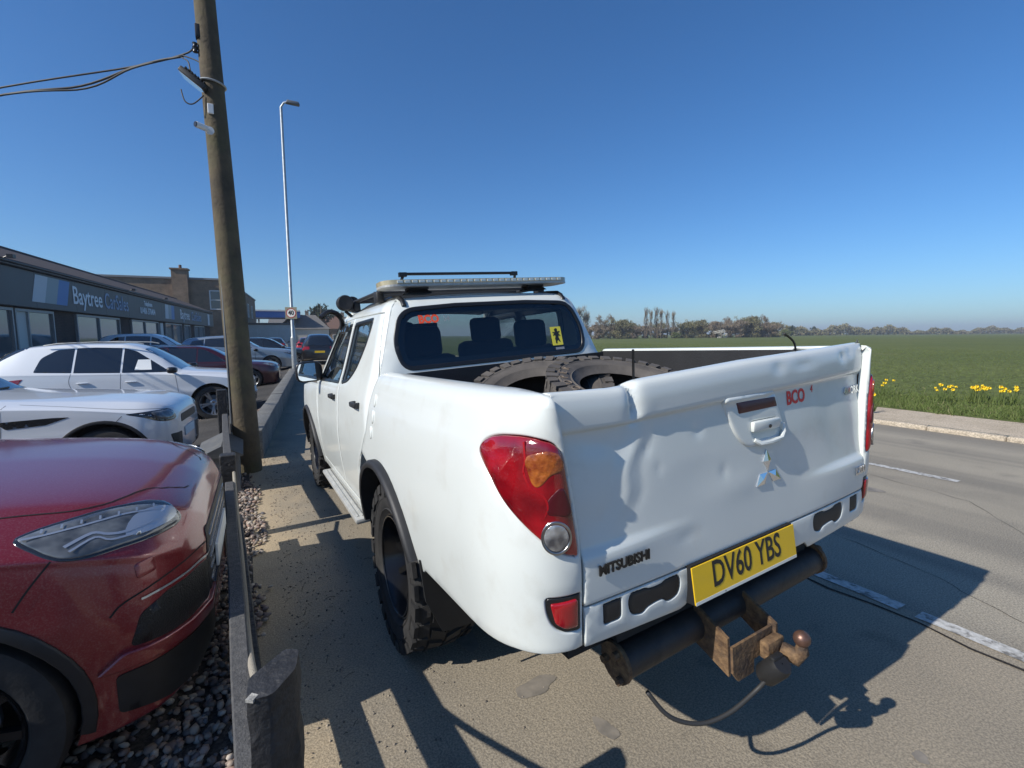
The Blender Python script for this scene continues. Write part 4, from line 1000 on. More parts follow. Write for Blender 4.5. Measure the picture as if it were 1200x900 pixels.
def rail(y0, y1, z=.52, w=.055, h=.085, dx=0.0, name='rail', m='grey_timber'):
    n = 10; vs = []; fs = []
    for i in range(n+1):
        y = y0+(y1-y0)*i/n; x = fx(y)+dx+random.uniform(-.002, .002); zz = z+random.uniform(-.002, .002)
        vs += [(x-w/2, y, zz-h), (x+w/2, y, zz-h), (x+w/2, y, zz-.005), (x+w/2-.005, y, zz), (x-w/2+.005, y, zz), (x-w/2, y, zz-.005)]
    for i in range(n):
        for j in range(6): fs.append((i*6+j, i*6+(j+1) % 6, (i+1)*6+(j+1) % 6, (i+1)*6+j))
    fs += [tuple(range(5, -1, -1)), tuple(n*6+j for j in range(6))]
    return mesh_obj(name, [Fm @ Vector(v) for v in vs], fs, m, fence)
rail(-2.2, 1.60)
rail(-2.2, 1.60, .27, .045, .07, .045, 'lower_rail', 'black_timber')
mb = MB(); mb.box((fx(1.85), 1.85, .32), (.105, .10, .70), ch=.008); p2 = mb.build('post', 'black_timber', fence, None, Fm)
mb = MB()
for dz in (.60,): mb.tube([(fx(1.85)+.01, 1.795, dz), (fx(1.85)+.01, 1.785, dz)], .008, 8)
mb.build('nail_head', 'chrome_dull', p2, None, Fm)
rail(1.92, 4.6, .60, .06, .10)
mb = MB(); mb.box((fx(4.7)-.02, 4.7, .42), (.11, .11, .95), ch=.01); mb.build('post', 'black_timber', fence, None, Fm)
rp = smooth_poly([(-1.47, -1.11, .66), (-1.50, -.70, .53), (-1.515, -.35, .46), (-1.525, 0, .43), (-1.545, .6, .415), (-1.57, 1.2, .44), (-1.59, 1.78, .54)], 6, False)
mb = MB(); mb.tube(rp, .011, 8); mb.build('rope', 'rope', fence, 179, Fm)
# ---- cabinet with a pitched lid behind the fence
cab_ = empty('utility_cabinet', (-1.74, 3.45, 0), 0, 'low grey utility cabinet with a pitched lid at the foot of the wooden pole', 'cabinet')
mb = MB(); mb.box((0, 0, .15), (.32, .70, .46)); mb.build('cabinet_body', 'galv_dark', cab_)
mb = MB(); mb.prism([(-.20,.385),(.20,.385),(.20,.40),(.02,.50),(-.20,.40)], -.42, .42, 'xz'); mb.build('lid', 'cabinet_grey', cab_)
# ---- wooden utility pole
PX, PY = -1.500, 3.95
pole = empty('utility_pole', (PX, PY, 0), 0, 'weathered wooden utility pole with floodlight and cables beside the low fence', 'utility pole')
mb = MB(); vs = []; fs = []; n = 20; H = 8.2; K = 40
for i in range(K+1):
    z = -.2+H*i/K; r = .138-.0075*z
    for j in range(n):
        a = 2*math.pi*j/n; rr = r*(1+.012*math.sin(3*a+z)+.010*math.sin(7*a+z*2.3)); vs.append((-.027*z+rr*math.cos(a), rr*math.sin(a), z))
for i in range(K):
    for j in range(n): fs.append((i*n+j, i*n+(j+1) % n, (i+1)*n+(j+1) % n, (i+1)*n+j))
fs.append(tuple(K*n+j for j in range(n)))
mesh_obj('pole_shaft', vs, fs, 'pole_wood', pole, 179)
def pole_x(z): return -.027*z
def cable(pts, r=.010, name='cable', parent=pole, m='cable_black', k=6):
    mb = MB(); mb.tube(smooth_poly(pts, k, False), r, 6); return mb.build(name, m, parent, 179)
cable([(-.150, -.06, .48), (-.145, -.07, 1.4), (-.155, -.06, 2.4), (-.170, -.05, 3.3), (-.19, -.05, 3.95)], .011, 'conduit', m='galv_dark')
cable([(-.150, -.06, .48), (-.155, -.09, .43), (-.19, -.14, .42)], .011, 'conduit', m='galv_dark')
# floodlight
Mf = Matrix.Translation((-.27, -.05, 4.19)) @ Matrix.Rotation(R(-12), 4, 'Z') @ Matrix.Rotation(R(38), 4, 'Y')
mb = MB(); mb.box((0, 0, 0), (.28, .20, .055), Mf, ch=.012); 
for k in range(7): mb.box((-.10+.033*k, 0, .036), (.008, .18, .03), Mf)
fl_ = mb.build('floodlight', 'black_plastic', pole, 40)
mb = MB(); mb.box((0, 0, -.030), (.25, .17, .004), Mf); mb.build('floodlight_glass', 'flood_glass', fl_)
mb = MB(); mb.tube([(-.17, -.04, 4.12), (-.10, -.03, 4.20), (-.06, -.02, 4.20)], .012, 6); mb.tube([(-.17, -.04, 4.06), (-.08, -.03, 4.06)], .012, 6); mb.tube([(-.15, -.05, 4.22), (-.15, -.05, 4.02)], .010, 6); mb.build('floodlight_bracket', 'galv_dark', fl_, 40)
mb = MB(); mb.box((-.145, -.09, 3.93), (.055, .055, .10), ch=.006); mb.build('junction_box', 'white_plastic', pole)
mb = MB(); mb.lathe([(.002, 0), (.038, 0), (.042, .012), (.040, .02), (.002, .02)], 16, Matrix.Translation((-.165, -.115, 3.70)) @ Matrix.Rotation(R(90), 4, 'X')); 
mb.tube([(-.165, -.12, 3.70), (-.20, -.15, 3.70)], .012, 8); cmr = mb.build('camera_mount', 'white_plastic', pole, 40)
mb = MB(); mb.tube([(-.19, -.15, 3.705), (-.28, -.20, 3.715)], .030, 12); mb.build('camera_body', 'white_plastic', cmr, 40)
mb = MB(); mb.tube([(-.28, -.20, 3.715), (-.288, -.205, 3.7155)], .027, 12); mb.build('camera_lens', 'black_trim', cmr, 40)
mb = MB(); mb.box((-.215, -.03, 4.70), (.05, .09, .13), ch=.008); mb.build('aerial_box', 'black_plastic', pole, 40)
mb = MB(); mb.tube([(-.17, -.02, 4.53), (-.27, -.03, 4.55)], .018, 8); mb.lathe([(.005, -.05), (.026, -.045), (.018, -.02), (.028, 0), (.018, .02), (.026, .045), (.005, .05)], 12, Matrix.Translation((-.25, -.03, 4.54)), 'Z'); mb.build('insulator', 'black_trim', pole, 50)
mb = MB(); mb.lathe([(.118+.012*math.cos(a), .012*math.sin(a)) for a in [2*math.pi*i/8 for i in range(9)]], 24, Matrix.Translation((pole_x(4.2), 0, 4.22)) @ Matrix.Rotation(R(6), 4, 'Y')); mb.build('strap', 'galv', pole, 179)
# the service cables that leave the picture to the left
cable([(-.26, -.03, 4.55), (-.36, .12, 4.52), (-.87, .56, 4.47), (-2.05, 1.05, 4.20), (-4.2, 2.6, 3.95), (-6.3, 4.6, 4.3), (-8.0, 6.6, 5.0)], .009)
cable([(-.37, .13, 4.50), (-.60, .32, 4.49), (-.87, .55, 4.455), (-1.35, .74, 4.24), (-2.05, 1.05, 4.125), (-4.2, 2.6, 3.92), (-8.0, 6.6, 5.0)], .011)
cable([(-.37, .12, 4.50), (-.87, .54, 4.445), (-1.30, .70, 4.21), (-2.05, 1.03, 4.115), (-4.2, 2.55, 3.90), (-8.0, 6.6, 5.0)], .009)
cable([(-.40, .15, 4.50), (-.33, .08, 4.44), (-.31, .02, 4.34), (-.29, -.02, 4.24)], .007)
cable([(-.38, .13, 4.51), (-.24, .03, 4.44), (-.13, -.06, 4.33)], .007)
cable([(-.40, -.02, 4.10), (-.37, -.05, 3.98), (-.30, -.07, 3.96), (-.20, -.08, 4.06)], .007)
# ---- low wall beyond the pole, cast blocks
wall = empty('low_wall', (-1.3, 5, 0), 0, 'low grey concrete wall running from the pole towards the street lamp', 'wall')
wb = MB(); wb.box((0, 0, .16), (.22, 1.40, .42), ch=.015); wme = None
for i in range(9):
    y = 5.2+i*1.42; x = -1.36+(y-5.2)*.118
    if wme is None: o = wb.build('wall_block', 'wall_concrete', wall, 40); wme = o.data
    else: o = bpy.data.objects.new('wall_block', wme); link(o, wall)
    o.location = (x+1.3, y-5, random.uniform(-.008, .008)); o.rotation_euler = (0, 0, -R(6.7)+random.uniform(-.006, .006))
# ---- street lamp with a speed sign
lamp = empty('street_lamp', (.22, 18.64, 0), 0, 'tall slim galvanised street lamp column carrying a 40 sign', 'street lamp')
mb = MB(); mb.tube([(0, 0, 0), (0, 0, 1.5)], .095, 14); mb.tube([(0, 0, 1.5), (0, 0, 1.56), (0, 0, 10.2)], [.095, .062, .050], 12); mb.build('column', 'galv', lamp, 40)
mb = MB(); mb.tube([(0, 0, 10.2), (.10, -.05, 10.35), (.30, -.12, 10.40)], .035, 8); hd_ = mb.build('bracket', 'galv', lamp, 40)
mb = MB(); mb.box((.40, -.15, 10.37), (.50, .22, .12), Matrix.Identity(4), ch=.03, taper=.8); mb.build('lantern', 'galv_dark', hd_, 40)
sgn = MB(); sgn.box((0, -.075, 2.47), (.44, .012, .46), ch=.004); so = sgn.build('sign_plate', 'sign_back', lamp)
so.rotation_euler = (0, 0, R(-22))
mb = MB(); mb.lathe([(.001, 0), (.175, 0)], 28, Matrix.Translation((0, -.084, 2.47)) @ Matrix.Rotation(R(90), 4, 'X')); mb.build('sign_face', 'sign_white', so)
mb = MB(); mb.lathe([(.160, 0), (.185, 0)], 28, Matrix.Translation((0, -.087, 2.47)) @ Matrix.Rotation(R(90), 4, 'X')); mb.build('sign_ring', 'sign_red', so)
text_obj('sign_number', '40', .24, 'plate_ink', frame((0, -.089, 2.475), (1, 0, 0), (0, 0, 1)), so, extrude=.001, bold=.006, sx=.9)
# =====================================================================================
#  the cars for sale
# =====================================================================================
def paint(name, col, flake=0.0, dust=None, rough=.32):
    return mat(name, col, rough=rough, metal=flake, coat=1, coat_r=.04, dirt=dust)
paint('red_paint', (.205, .013, .018), .30, ((.30, .17, .16), 190, .48, .70, .36), .34)
MATS['red_paint'].node_tree.nodes['Principled BSDF'].inputs['Coat Roughness'].default_value = .10
paint('clean_white', (.66, .68, .70), 0, None, .28)
paint('maroon_paint', (.055, .006, .012), .3); paint('black_paint', (.010, .010, .012), .2); paint('silver_paint', (.26, .31, .36), .5)
paint('bright_red_paint', (.42, .012, .02), .1); paint('grey_paint', (.09, .095, .10), .4)
mat('car_glass', (.010, .012, .014), rough=.03, coat=1, coat_r=.01, spec=.8)
mat('lamp_glass', (.17, .18, .185), rough=.08, coat=1, coat_r=.01, nscale=14, ncol=(.05, .054, .058), detail=2)
mat('lamp_inner', (.62, .64, .66), rough=.2, metal=.7)
mat('lamp_dark', (.020, .021, .023), rough=.15, coat=1)
mat('grille_black', (.008, .008, .009), rough=.45, bump=.6, bscale=160)
mat('tail_red', (.25, .006, .01), rough=.12, coat=1)
mat('paper_white', (.75, .76, .74), rough=.7)
# stations: x, top z, top half width, edge z, belt half width, belt z, max half width, max z, sill half width, sill z
SUV_A = [(0,.800,.40,.785,.52,.70,.56,.52,.53,.30),(-.05,.880,.52,.850,.68,.75,.72,.54,.68,.25),(-.16,.945,.60,.915,.82,.81,.855,.57,.81,.22),(-.36,.995,.66,.968,.885,.865,.915,.60,.87,.21),(-.85,1.045,.70,1.015,.925,.94,.945,.63,.89,.21),(-1.25,1.075,.715,1.045,.930,.975,.945,.63,.90,.21),(-1.42,1.105,.70,1.07,.928,.985,.945,.63,.90,.21),
    (-1.80,1.345,.63,1.305,.918,1.0,.945,.63,.90,.21),(-2.20,1.560,.565,1.51,.912,1.01,.945,.63,.90,.21),(-2.60,1.640,.555,1.585,.910,1.02,.945,.63,.90,.21),(-3.40,1.645,.545,1.585,.905,1.03,.945,.64,.90,.22),(-4.02,1.595,.52,1.535,.885,1.045,.93,.66,.89,.24),(-4.30,1.49,.50,1.43,.86,1.05,.905,.68,.86,.26),(-4.46,1.25,.55,1.20,.83,1.03,.875,.68,.82,.28),(-4.58,1.02,.60,.99,.78,.92,.82,.68,.77,.31),(-4.66,.86,.50,.84,.62,.80,.66,.66,.62,.36)]
SUV_B = [(0,.82,.42,.80,.54,.72,.58,.52,.55,.32),(-.05,.895,.55,.87,.70,.77,.74,.54,.70,.27),(-.16,.955,.63,.93,.84,.83,.875,.58,.83,.25),(-.36,1.00,.69,.98,.905,.88,.935,.62,.89,.24),(-.85,1.05,.72,1.025,.945,.965,.965,.66,.91,.25),(-1.20,1.085,.735,1.06,.950,1.0,.965,.66,.92,.26),(-1.36,1.12,.72,1.09,.948,1.015,.965,.66,.92,.26),
    (-1.75,1.35,.64,1.31,.935,1.04,.965,.66,.92,.26),(-2.15,1.545,.575,1.495,.925,1.06,.965,.66,.92,.26),(-2.50,1.615,.565,1.56,.92,1.08,.965,.67,.92,.26),(-3.30,1.575,.545,1.515,.91,1.12,.955,.68,.91,.27),(-3.90,1.50,.51,1.44,.885,1.15,.935,.70,.89,.29),(-4.12,1.38,.50,1.33,.86,1.14,.91,.70,.86,.31),(-4.26,1.15,.56,1.12,.82,1.05,.865,.70,.81,.33),(-4.37,.90,.50,.88,.66,.82,.70,.68,.64,.38)]
def scaled(tab, sx, sy, sz): return [(a*sx, b*sz, c*sy, d*sz, e*sy, f*sz, g*sy, h*sz, i*sy, j*sz) for a, b, c, d, e, f, g, h, i, j in tab]
def car_shell(tab, nx=70, nk=5):
    xs = [-t[0] for t in tab]; fs_ = [pchip(xs, [t[k] for t in tab]) for k in range(1, 10)]
    L = xs[-1]; st = sorted(set([L*(.5-.5*math.cos(math.pi*i/nx)) for i in range(nx+1)]+xs))
    st = [s for i, s in enumerate(st) if i == 0 or s-st[i-1] > .006]
    rows = []
    for s in st:
        zt, wt, ze, wb, zb, wm, zm, ws, zs = [f(s) for f in fs_]
        half = [(0, zt), (wt*.55, zt-(zt-ze)*.28), (wt*.9, zt-(zt-ze)*.72), (wt+(wb-wt)*.10, ze-(ze-zb)*.12), (wt+(wb-wt)*.90, zb+(ze-zb)*.12), (wb+.004, zb-.03), (wm-.006, zm+.10), (wm, zm), (wm-.012, zm-.10), (ws, zs+.05), (ws-.02, zs), (ws-.14, zs-.02), (0, zs-.02)]
        sm = smooth_poly(half, nk, False); rows.append([(-s, y, z) for y, z in sm])
    m = len(rows[0]); vs = []; fs = []
    for r in rows:
        vs += r; vs += [(x, -y, z) for x, y, z in r[1:-1]]
    per = m+m-2
    def idx(i, j): return i*per+(j if j < m else m+(per-j)-1)      # ring order: right half down, left half back up
    for i in range(len(rows)-1):
        for j in range(per):
            j2 = (j+1) % per; fs.append((idx(i, j), idx(i+1, j), idx(i+1, j2), idx(i, j2)))
    fs.append(tuple(idx(0, j) for j in range(per))); fs.append(tuple(idx(len(rows)-1, per-1-j) for j in range(per)))
    return vs, fs
WHEELS = {}
def car_wheel(parent, x, y, r, style, sgn):
    w = bpy.data.objects.new('wheel', None); link(w, parent); w.location = (x, y, r); w.rotation_euler = (0, random.uniform(0, 1), 0 if sgn > 0 else math.pi)
    key = (round(r, 3), style)
    if key not in WHEELS:
        mb = MB(); h = .115; rim = r*.70
        mb.lathe([(rim, -h*.8), (rim+.012, -h*.95), (r*.86, -h), (r*.965, -h*.9), (r, -h*.62), (r, h*.62), (r*.965, h*.9), (r*.86, h), (rim+.012, h*.95), (rim, h*.8)], 40, None, 'Y')
        t = mb.build('tyre', 'tyre_rubber', w, 35)
        mb = MB(); mb.lathe([(rim+.004, h*.78), (rim-.004, h*.86), (rim-.018, h*.72), (rim-.03, -.04), (rim-.03, -.10)], 36, None, 'Y')
        mb.lathe([(.01, h*.55), (.045, h*.60), (.07, h*.45)], 20, None, 'Y')
        ns = {'five': 5, 'ten': 10}[style]
        for i in range(ns):
            a = 2*math.pi*i/ns
            for da in ((-.12, .12) if ns == 5 else (0,)):
                p0 = Vector((.05*math.sin(a), h*.5, .05*math.cos(a))); p1 = Vector(((rim-.015)*math.sin(a+da), h*.68, (rim-.015)*math.cos(a+da)))
                d = (p1-p0).normalized(); sd_ = d.cross(Vector((0, 1, 0)))*(.016 if ns == 5 else .013); dn = Vector((0, -.03, 0))
                vs = [p0-sd_, p0+sd_, p1+sd_*1.1, p1-sd_*1.1]; mb.add(vs+[v+dn for v in vs], [(0, 1, 2, 3), (0, 4, 5, 1), (1, 5, 6, 2), (3, 2, 6, 7), (0, 3, 7, 4)])
        rm_ = mb.build('rim', 'alloy' if style == 'five' else 'black_steel', w, 40)
        mb = MB(); mb.lathe([(.02, .0), (rim*.62, .0), (rim*.62, -.02)], 24, None, 'Y'); dk = mb.build('brake_disc', 'galv_dark', w, 40)
        WHEELS[key] = (t, rm_, dk)
    else:
        for o in WHEELS[key]: link(o.copy(), w).parent = w
    return w
def rect(a, b, c, d, r=.02): return round_poly([(a, c), (b, c), (b, d), (a, d)], r)
def make_car(name, label, cat, paint_m, loc, rz, tab, xf, xr, wr, group=None, arch=None, style='five', near=True, detail=True, windows=None, trim='black_plastic', arch_trim=False, mirror=True, lamps=True, nx=70):
    root = empty(name, loc, rz, label, cat, group); arch = arch or wr+.045
    vs, fs = car_shell(tab, nx)
    body = mesh_obj('body', vs, fs, [paint_m, 'gap_dark'], root)
    bm = bmesh.new(); bm.from_mesh(body.data); bmesh.ops.recalc_face_normals(bm, faces=bm.faces); bm.to_mesh(body.data); bm.free()
    bvh = BVHTree.FromPolygons([Vector(v) for v in vs], [tuple(f) for f in fs])
    W = max(t[6] for t in tab)
    cut = MB()
    for wx in (xf, xr):
        for sg in (-1, 1): cut.tube([(wx, sg*(W-.33), wr+.01), (wx, sg*(W+.2), wr+.01)], arch, 44)
    co = cut.build('cutter', 'gap_dark', root)
    bm = bmesh.new(); bm.from_mesh(co.data); bmesh.ops.recalc_face_normals(bm, faces=bm.faces); bm.to_mesh(co.data); bm.free()
    bpy.context.view_layer.update()
    md = body.modifiers.new('b', 'BOOLEAN'); md.operation = 'DIFFERENCE'; md.object = co; md.solver = 'EXACT'; md.material_mode = 'TRANSFER'
    dg = bpy.context.evaluated_depsgraph_get(); me = bpy.data.meshes.new_from_object(body.evaluated_get(dg)); body.modifiers.clear(); body.data = me; bpy.data.objects.remove(co)
    me.polygons.foreach_set('use_smooth', [True]*len(me.polygons)); me.set_sharp_from_angle(angle=R(38))
    for wx in (xf, xr):
        for sg in (-1, 1): car_wheel(root, wx, sg*(W-.135), wr, style, sg)
    def side(sg): return projector(bvh, lambda u, v: (u, sg*3, v), (0, -sg, 0))
    def front(sg=1): return projector(bvh, lambda u, v: (sg*3-(0 if sg > 0 else 4), u, v), (-sg, 0, 0))
    def corner(sg):     # looks at the front corner at 45 degrees; u runs along the diagonal
        d = Vector((-1, -sg, 0)).normalized(); e = Vector((1, -sg, 0)).normalized()
        return projector(bvh, lambda u, v: Vector((-.3, sg*.7, v))-d*3+e*u, d)
    ctr = (-2.2, 0, .7)
    def dec(nm, poly, f, m, parent=root, lift=.004, sp=.05, th=.006, holes=(), rnd=0.0, bulge=0.0, bw=.04): return panel(nm, poly, f, m, parent, holes=holes, sp=sp, rnd=rnd, thick=th, ref=ctr, lift=lift, bulge=bulge, bulge_w=bw)
    def seam(pts, f, parent=root, w=.0028, nm='panel_gap', m='gap_dark', lift=.0015):
        P = [Vector(f(*p)) for p in resample(smooth_poly(pts, 4, False), .03, False)]; vs = []; fs = []
        for i, p in enumerate(P):
            t = (P[min(i+1, len(P)-1)]-P[max(i-1, 0)]); h = bvh.find_nearest(p); n_ = h[1] if h[1] is not None else Vector((0, 0, 1))
            if n_.dot(p-Vector(ctr)) < 0: n_ = -n_
            q = t.cross(n_).normalized()*w; vs += [p+q+n_*lift, p-q+n_*lift]
            if i: fs.append((2*i-2, 2*i-1, 2*i+1, 2*i))
        return mesh_obj(nm, vs, fs, m, parent)
    for sg in ((-1, 1) if near else (-1,)):
        f = side(sg)
        for wpoly in windows or []: dec('side_window', wpoly, f, 'car_glass', lift=.003, th=.004)
        if arch_trim:
            for wx in (xf, xr):
                a0 = math.degrees(math.asin(max(-1, min(1, (tab[6][9]+.03-wr)/(arch+.03)))))
                po = [(wx+(arch+.036)*math.cos(R(a)), wr+.01+(arch+.036)*math.sin(R(a))) for a in np.linspace(a0, 180-a0, 26)]+[(wx+(arch-.004)*math.cos(R(a)), wr+.01+(arch-.004)*math.sin(R(a))) for a in np.linspace(180-a0, a0, 26)]
                dec('arch_trim', po, f, trim, lift=.010, th=.03, sp=.05, rnd=.006)
        if mirror:
            mx = tab[6][0]-.12; p = Vector(f(mx, 1.045))
            mb = MB(); b2 = bmesh.new(); bmesh.ops.create_uvsphere(b2, u_segments=16, v_segments=10, radius=1)
            for v in b2.verts: a = [math.copysign(abs(c)**.7, c) for c in v.co]; v.co = Vector((a[0]*.075+(.03*a[0] if a[0] > 0 else 0), a[1]*.105, a[2]*.065))
            mb.bm(b2, Matrix.Translation((mx, sg*(W+.10), 1.09))); mb.tube([(mx, sg*(W+.03), 1.06), (mx-.02, sg*(W-.08), 1.03)], .022, 6)
            mb.build('door_mirror', 'black_trim', root, 60)
    api = dict(root=root, body=body, side=side, front=front, corner=corner, dec=dec, seam=seam, bvh=bvh, W=W)
    # windscreen and rear glass, from above
    topf = projector(bvh, lambda u, v: (u, v, 4), (0, 0, -1))
    a, b_ = tab[6][0]-.02, tab[8][0]+.04; wA, wB = tab[6][2]-.03, tab[8][2]-.03
    dec('windscreen', [(a, -wA), (a, wA), (b_, wB), (b_, -wB)], topf, 'car_glass', lift=.003, th=.004, sp=.08)
    n = len(tab); a, b_ = tab[n-5][0], tab[n-3][0]-.02
    dec('rear_window', [(a, -.46), (a, .46), (b_, .58), (b_, -.58)], topf, 'car_glass', lift=.003, th=.004, sp=.05)
    return api
WIN_A = [round_poly([(-1.62,1.045),(-2.30,1.475),(-2.52,1.535),(-2.52,1.055)], [.02,.05,.02,.01]), round_poly([(-2.56,1.055),(-2.56,1.54),(-3.05,1.555),(-3.38,1.545),(-3.38,1.075)], [.01,.02,.02,.02,.01]), round_poly([(-3.42,1.078),(-3.42,1.54),(-3.72,1.515),(-3.98,1.36),(-4.06,1.10)], [.01,.02,.06,.06,.03])]
WIN_B = [round_poly([(-1.60,1.08),(-2.22,1.455),(-2.40,1.50),(-2.40,1.10)], [.02,.05,.02,.01]), round_poly([(-2.44,1.10),(-2.44,1.505),(-3.1,1.48),(-3.3,1.455),(-3.3,1.16)], [.01,.02,.02,.02,.01]), round_poly([(-3.34,1.165),(-3.34,1.45),(-3.75,1.38),(-3.82,1.22)], [.01,.02,.05,.03])]
def scale_polys(W_, sx, sz): return [[(a*sx, b*sz) for a, b in p] for p in W_]
NH = -R(5.8)
lamp_a = [(-.470,.922),(-.445,.935),(-.364,.943),(-.274,.945),(-.199,.935),(-.14,.916),(-.098,.89),(-.069,.853),(-.074,.836),(-.108,.834),(-.202,.843),(-.28,.845),(-.328,.850),(-.37,.866),(-.415,.890)]
def suv_details(c, side_lamps=True, red=False, sx=1.0):
    d, fr = c['dec'], c['front']; sd_ = (lambda sg: (lambda f_: (lambda u, v: f_(u*sx, v)))(c['side'](sg))); body_m = c['body'].data.materials[0]
    for sg in (-1, 1):
        f = sd_(sg); k_ = c['corner'](sg)
        lp = d('headlamp', smooth_poly(lamp_a, 3), f, 'lamp_dark', lift=.002, th=.01, sp=.014, rnd=.003)
        d('lamp_lens', shrink(smooth_poly(lamp_a, 3), .007), f, 'lamp_glass', lp, lift=.004, th=.006, sp=.014, rnd=.002, bulge=.008, bw=.03)
        c['seam']([(-.450,.917),(-.40,.915),(-.322,.915),(-.22,.912),(-.125,.893)], f, lp, .004, 'lamp_light_bar', 'lamp_inner', .0135)
        for k in range(7): c['seam']([(-.41+.043*k,.9195-.0006*k*k+.001*k),(-.412+.043*k,.9275-.0006*k*k+.001*k)], f, lp, .003, 'lamp_tooth', 'lamp_inner', .0145)
        c['seam']([(-.345,.880),(-.29,.893),(-.25,.880),(-.20,.872),(-.12,.875)], f, lp, .0055, 'lamp_reflector', 'lamp_inner', .0135)
        c['seam']([(-.33,.868),(-.28,.882),(-.24,.866),(-.18,.860)], f, lp, .004, 'lamp_reflector', 'lamp_inner', .0135)
        d('lamp_projector', smooth_poly([(-.205,.862),(-.125,.852),(-.088,.860),(-.105,.888),(-.15,.905),(-.20,.900)], 3), f, 'lamp_inner', lp, lift=.0125, th=.003, sp=.012)
        c['seam']([(-.074,.892),(-.131,.922),(-.22,.949),(-.361,.957),(-.546,.975),(-1.0,1.0),(-1.40,1.01)], f)
        c['seam']([(-.367,.862),(-.417,.795),(-.455,.735)], f)
        d('lower_intake', round_poly([(-.018,.515),(.013,.621),(.107,.655),(.27,.655),(.45,.63),(.45,.495),(.28,.495),(.12,.498)], .02), k_, 'grille_black', lift=.003, th=.006, sp=.03)
        d('intake_blade', round_poly([(-.095,.452),(-.035,.508),(.132,.497),(.28,.490),(.46,.475),(.46,.435),(.28,.440),(.13,.445),(-.02,.445)], .012), k_, body_m, lift=.020, th=.035, sp=.025, rnd=.006)
        c['seam']([(.02,.668),(.107,.672),(.27,.670),(.42,.650)], k_, c['root'], .004, 'intake_trim', 'lamp_inner', .006)
        d('lower_valance', round_poly([(-.05,.425),(.13,.425),(.45,.415),(.45,.25),(.10,.25),(-.04,.28)], .02), k_, 'black_plastic', lift=.004, th=.01, sp=.03)
        d('washer_cover', round_poly([(.02,.735),(.085,.742),(.085,.792),(.02,.785)], .012), k_, body_m, lift=.003, th=.004, sp=.02, rnd=.002)
        c['seam']([(.46,.70),(.28,.715),(.10,.705),(-.02,.675),(-.06,.64)], k_, c['root'], .003)
        # doors
        c['seam']([(-1.52,1.0),(-1.50,.85),(-1.47,.55),(-1.50,.30)], f); c['seam']([(-2.54,1.05),(-2.56,.8),(-2.56,.45),(-2.60,.28)], f); c['seam']([(-3.42,1.06),(-3.46,.9),(-3.40,.75),(-3.22,.52),(-3.16,.30)], f); c['seam']([(-1.5,.285),(-2.5,.27),(-3.2,.285)], f)
        for hx in (-2.36, -3.22):
            p = Vector(f(hx, .875)); mb = MB(); mb.box(p+Vector((0, sg*.016, 0)), (.19, .026, .026), ch=.008); mb.build('door_handle', c['body'].data.materials[0], c['root'], 40)
        d('tail_lamp', round_poly([(-4.22,.985),(-4.60,.95),(-4.60,.86),(-4.30,.89)], .02), f, 'tail_red', lift=.004, th=.01, sp=.03)
        mb = MB(); mb.tube([(a*sx, sg*b*(.95 if sx < 1 else 1), z) for a, b, z in ((-2.15, .60, 1.615), (-2.3, .60, 1.645), (-3.0, .595, 1.665), (-3.7, .575, 1.64), (-3.95, .56, 1.60))], .013, 6); mb.build('roof_rail', 'alu', c['root'], 60)
    g = d('grille', round_poly([(-.36,.40),(.36,.40),(.50,.56),(.46,.76),(-.46,.76),(-.50,.56)], .03), fr(), 'grille_black', lift=.004, th=.006, sp=.04)
    for k in range(6):
        d('grille_bar', rect(-.40, .40, .45+k*.05, .462+k*.05, .003), fr(), 'lamp_inner', g, lift=.010, th=.006, sp=.06)
    d('front_plate', rect(-.26, .26, .50, .61, .006), fr(), 'paper_white', lift=.022, th=.01, sp=.05)
red = make_car('parked_car', 'dusty dark red SUV with its front corner cut by the bottom left edge', 'car', 'red_paint', (-1.640, .47, 0), -R(1.5), scaled(SUV_A, 1, .955, 1), -.70, -3.52, .350, 'cars for sale along the fence', .372, 'ten', windows=WIN_A, arch_trim=True)
suv_details(red, red=True)
SUV_Q = scaled([(-3.4+(t[0]+3.4)*1.38 if t[0] < -3.4 else t[0],)+t[1:] for t in SUV_A], .88, .92, 1.0)
wq = make_car('parked_car', 'white estate-shaped SUV with black mirrors parked side-on behind the wooden pole', 'car', 'clean_white', (-1.33, 10.30, -.20), NH, SUV_Q, -.70, -3.22, .365, 'cars for sale along the fence', .415, 'five', windows=scale_polys(WIN_A, .88, 1))
suv_details(wq, sx=.88)
f = wq['side'](-1)
wq['dec']('price_card', [(-1.74,1.10),(-1.78,1.30),(-1.98,1.30),(-2.02,1.10)], f, 'paper_white', lift=.008, th=.002)
SUV_E = [(t[0]-(.62 if i >= 6 else .40 if i == 5 else .16 if i == 4 else 0),)+t[1:] for i, t in enumerate(scaled(SUV_B, .92, 1, 1))]
ev = make_car('parked_car', 'white SUV with slim headlamps nosing out between the red SUV and the pole', 'car', 'clean_white', (-2.18, 5.36, -.19), NH, SUV_E, -.63, -3.40, .36, 'cars for sale along the fence', .42, 'ten', windows=[[(a-.62, b) for a, b in q] for q in scale_polys(WIN_B, .92, 1)], arch_trim=False, mirror=False)
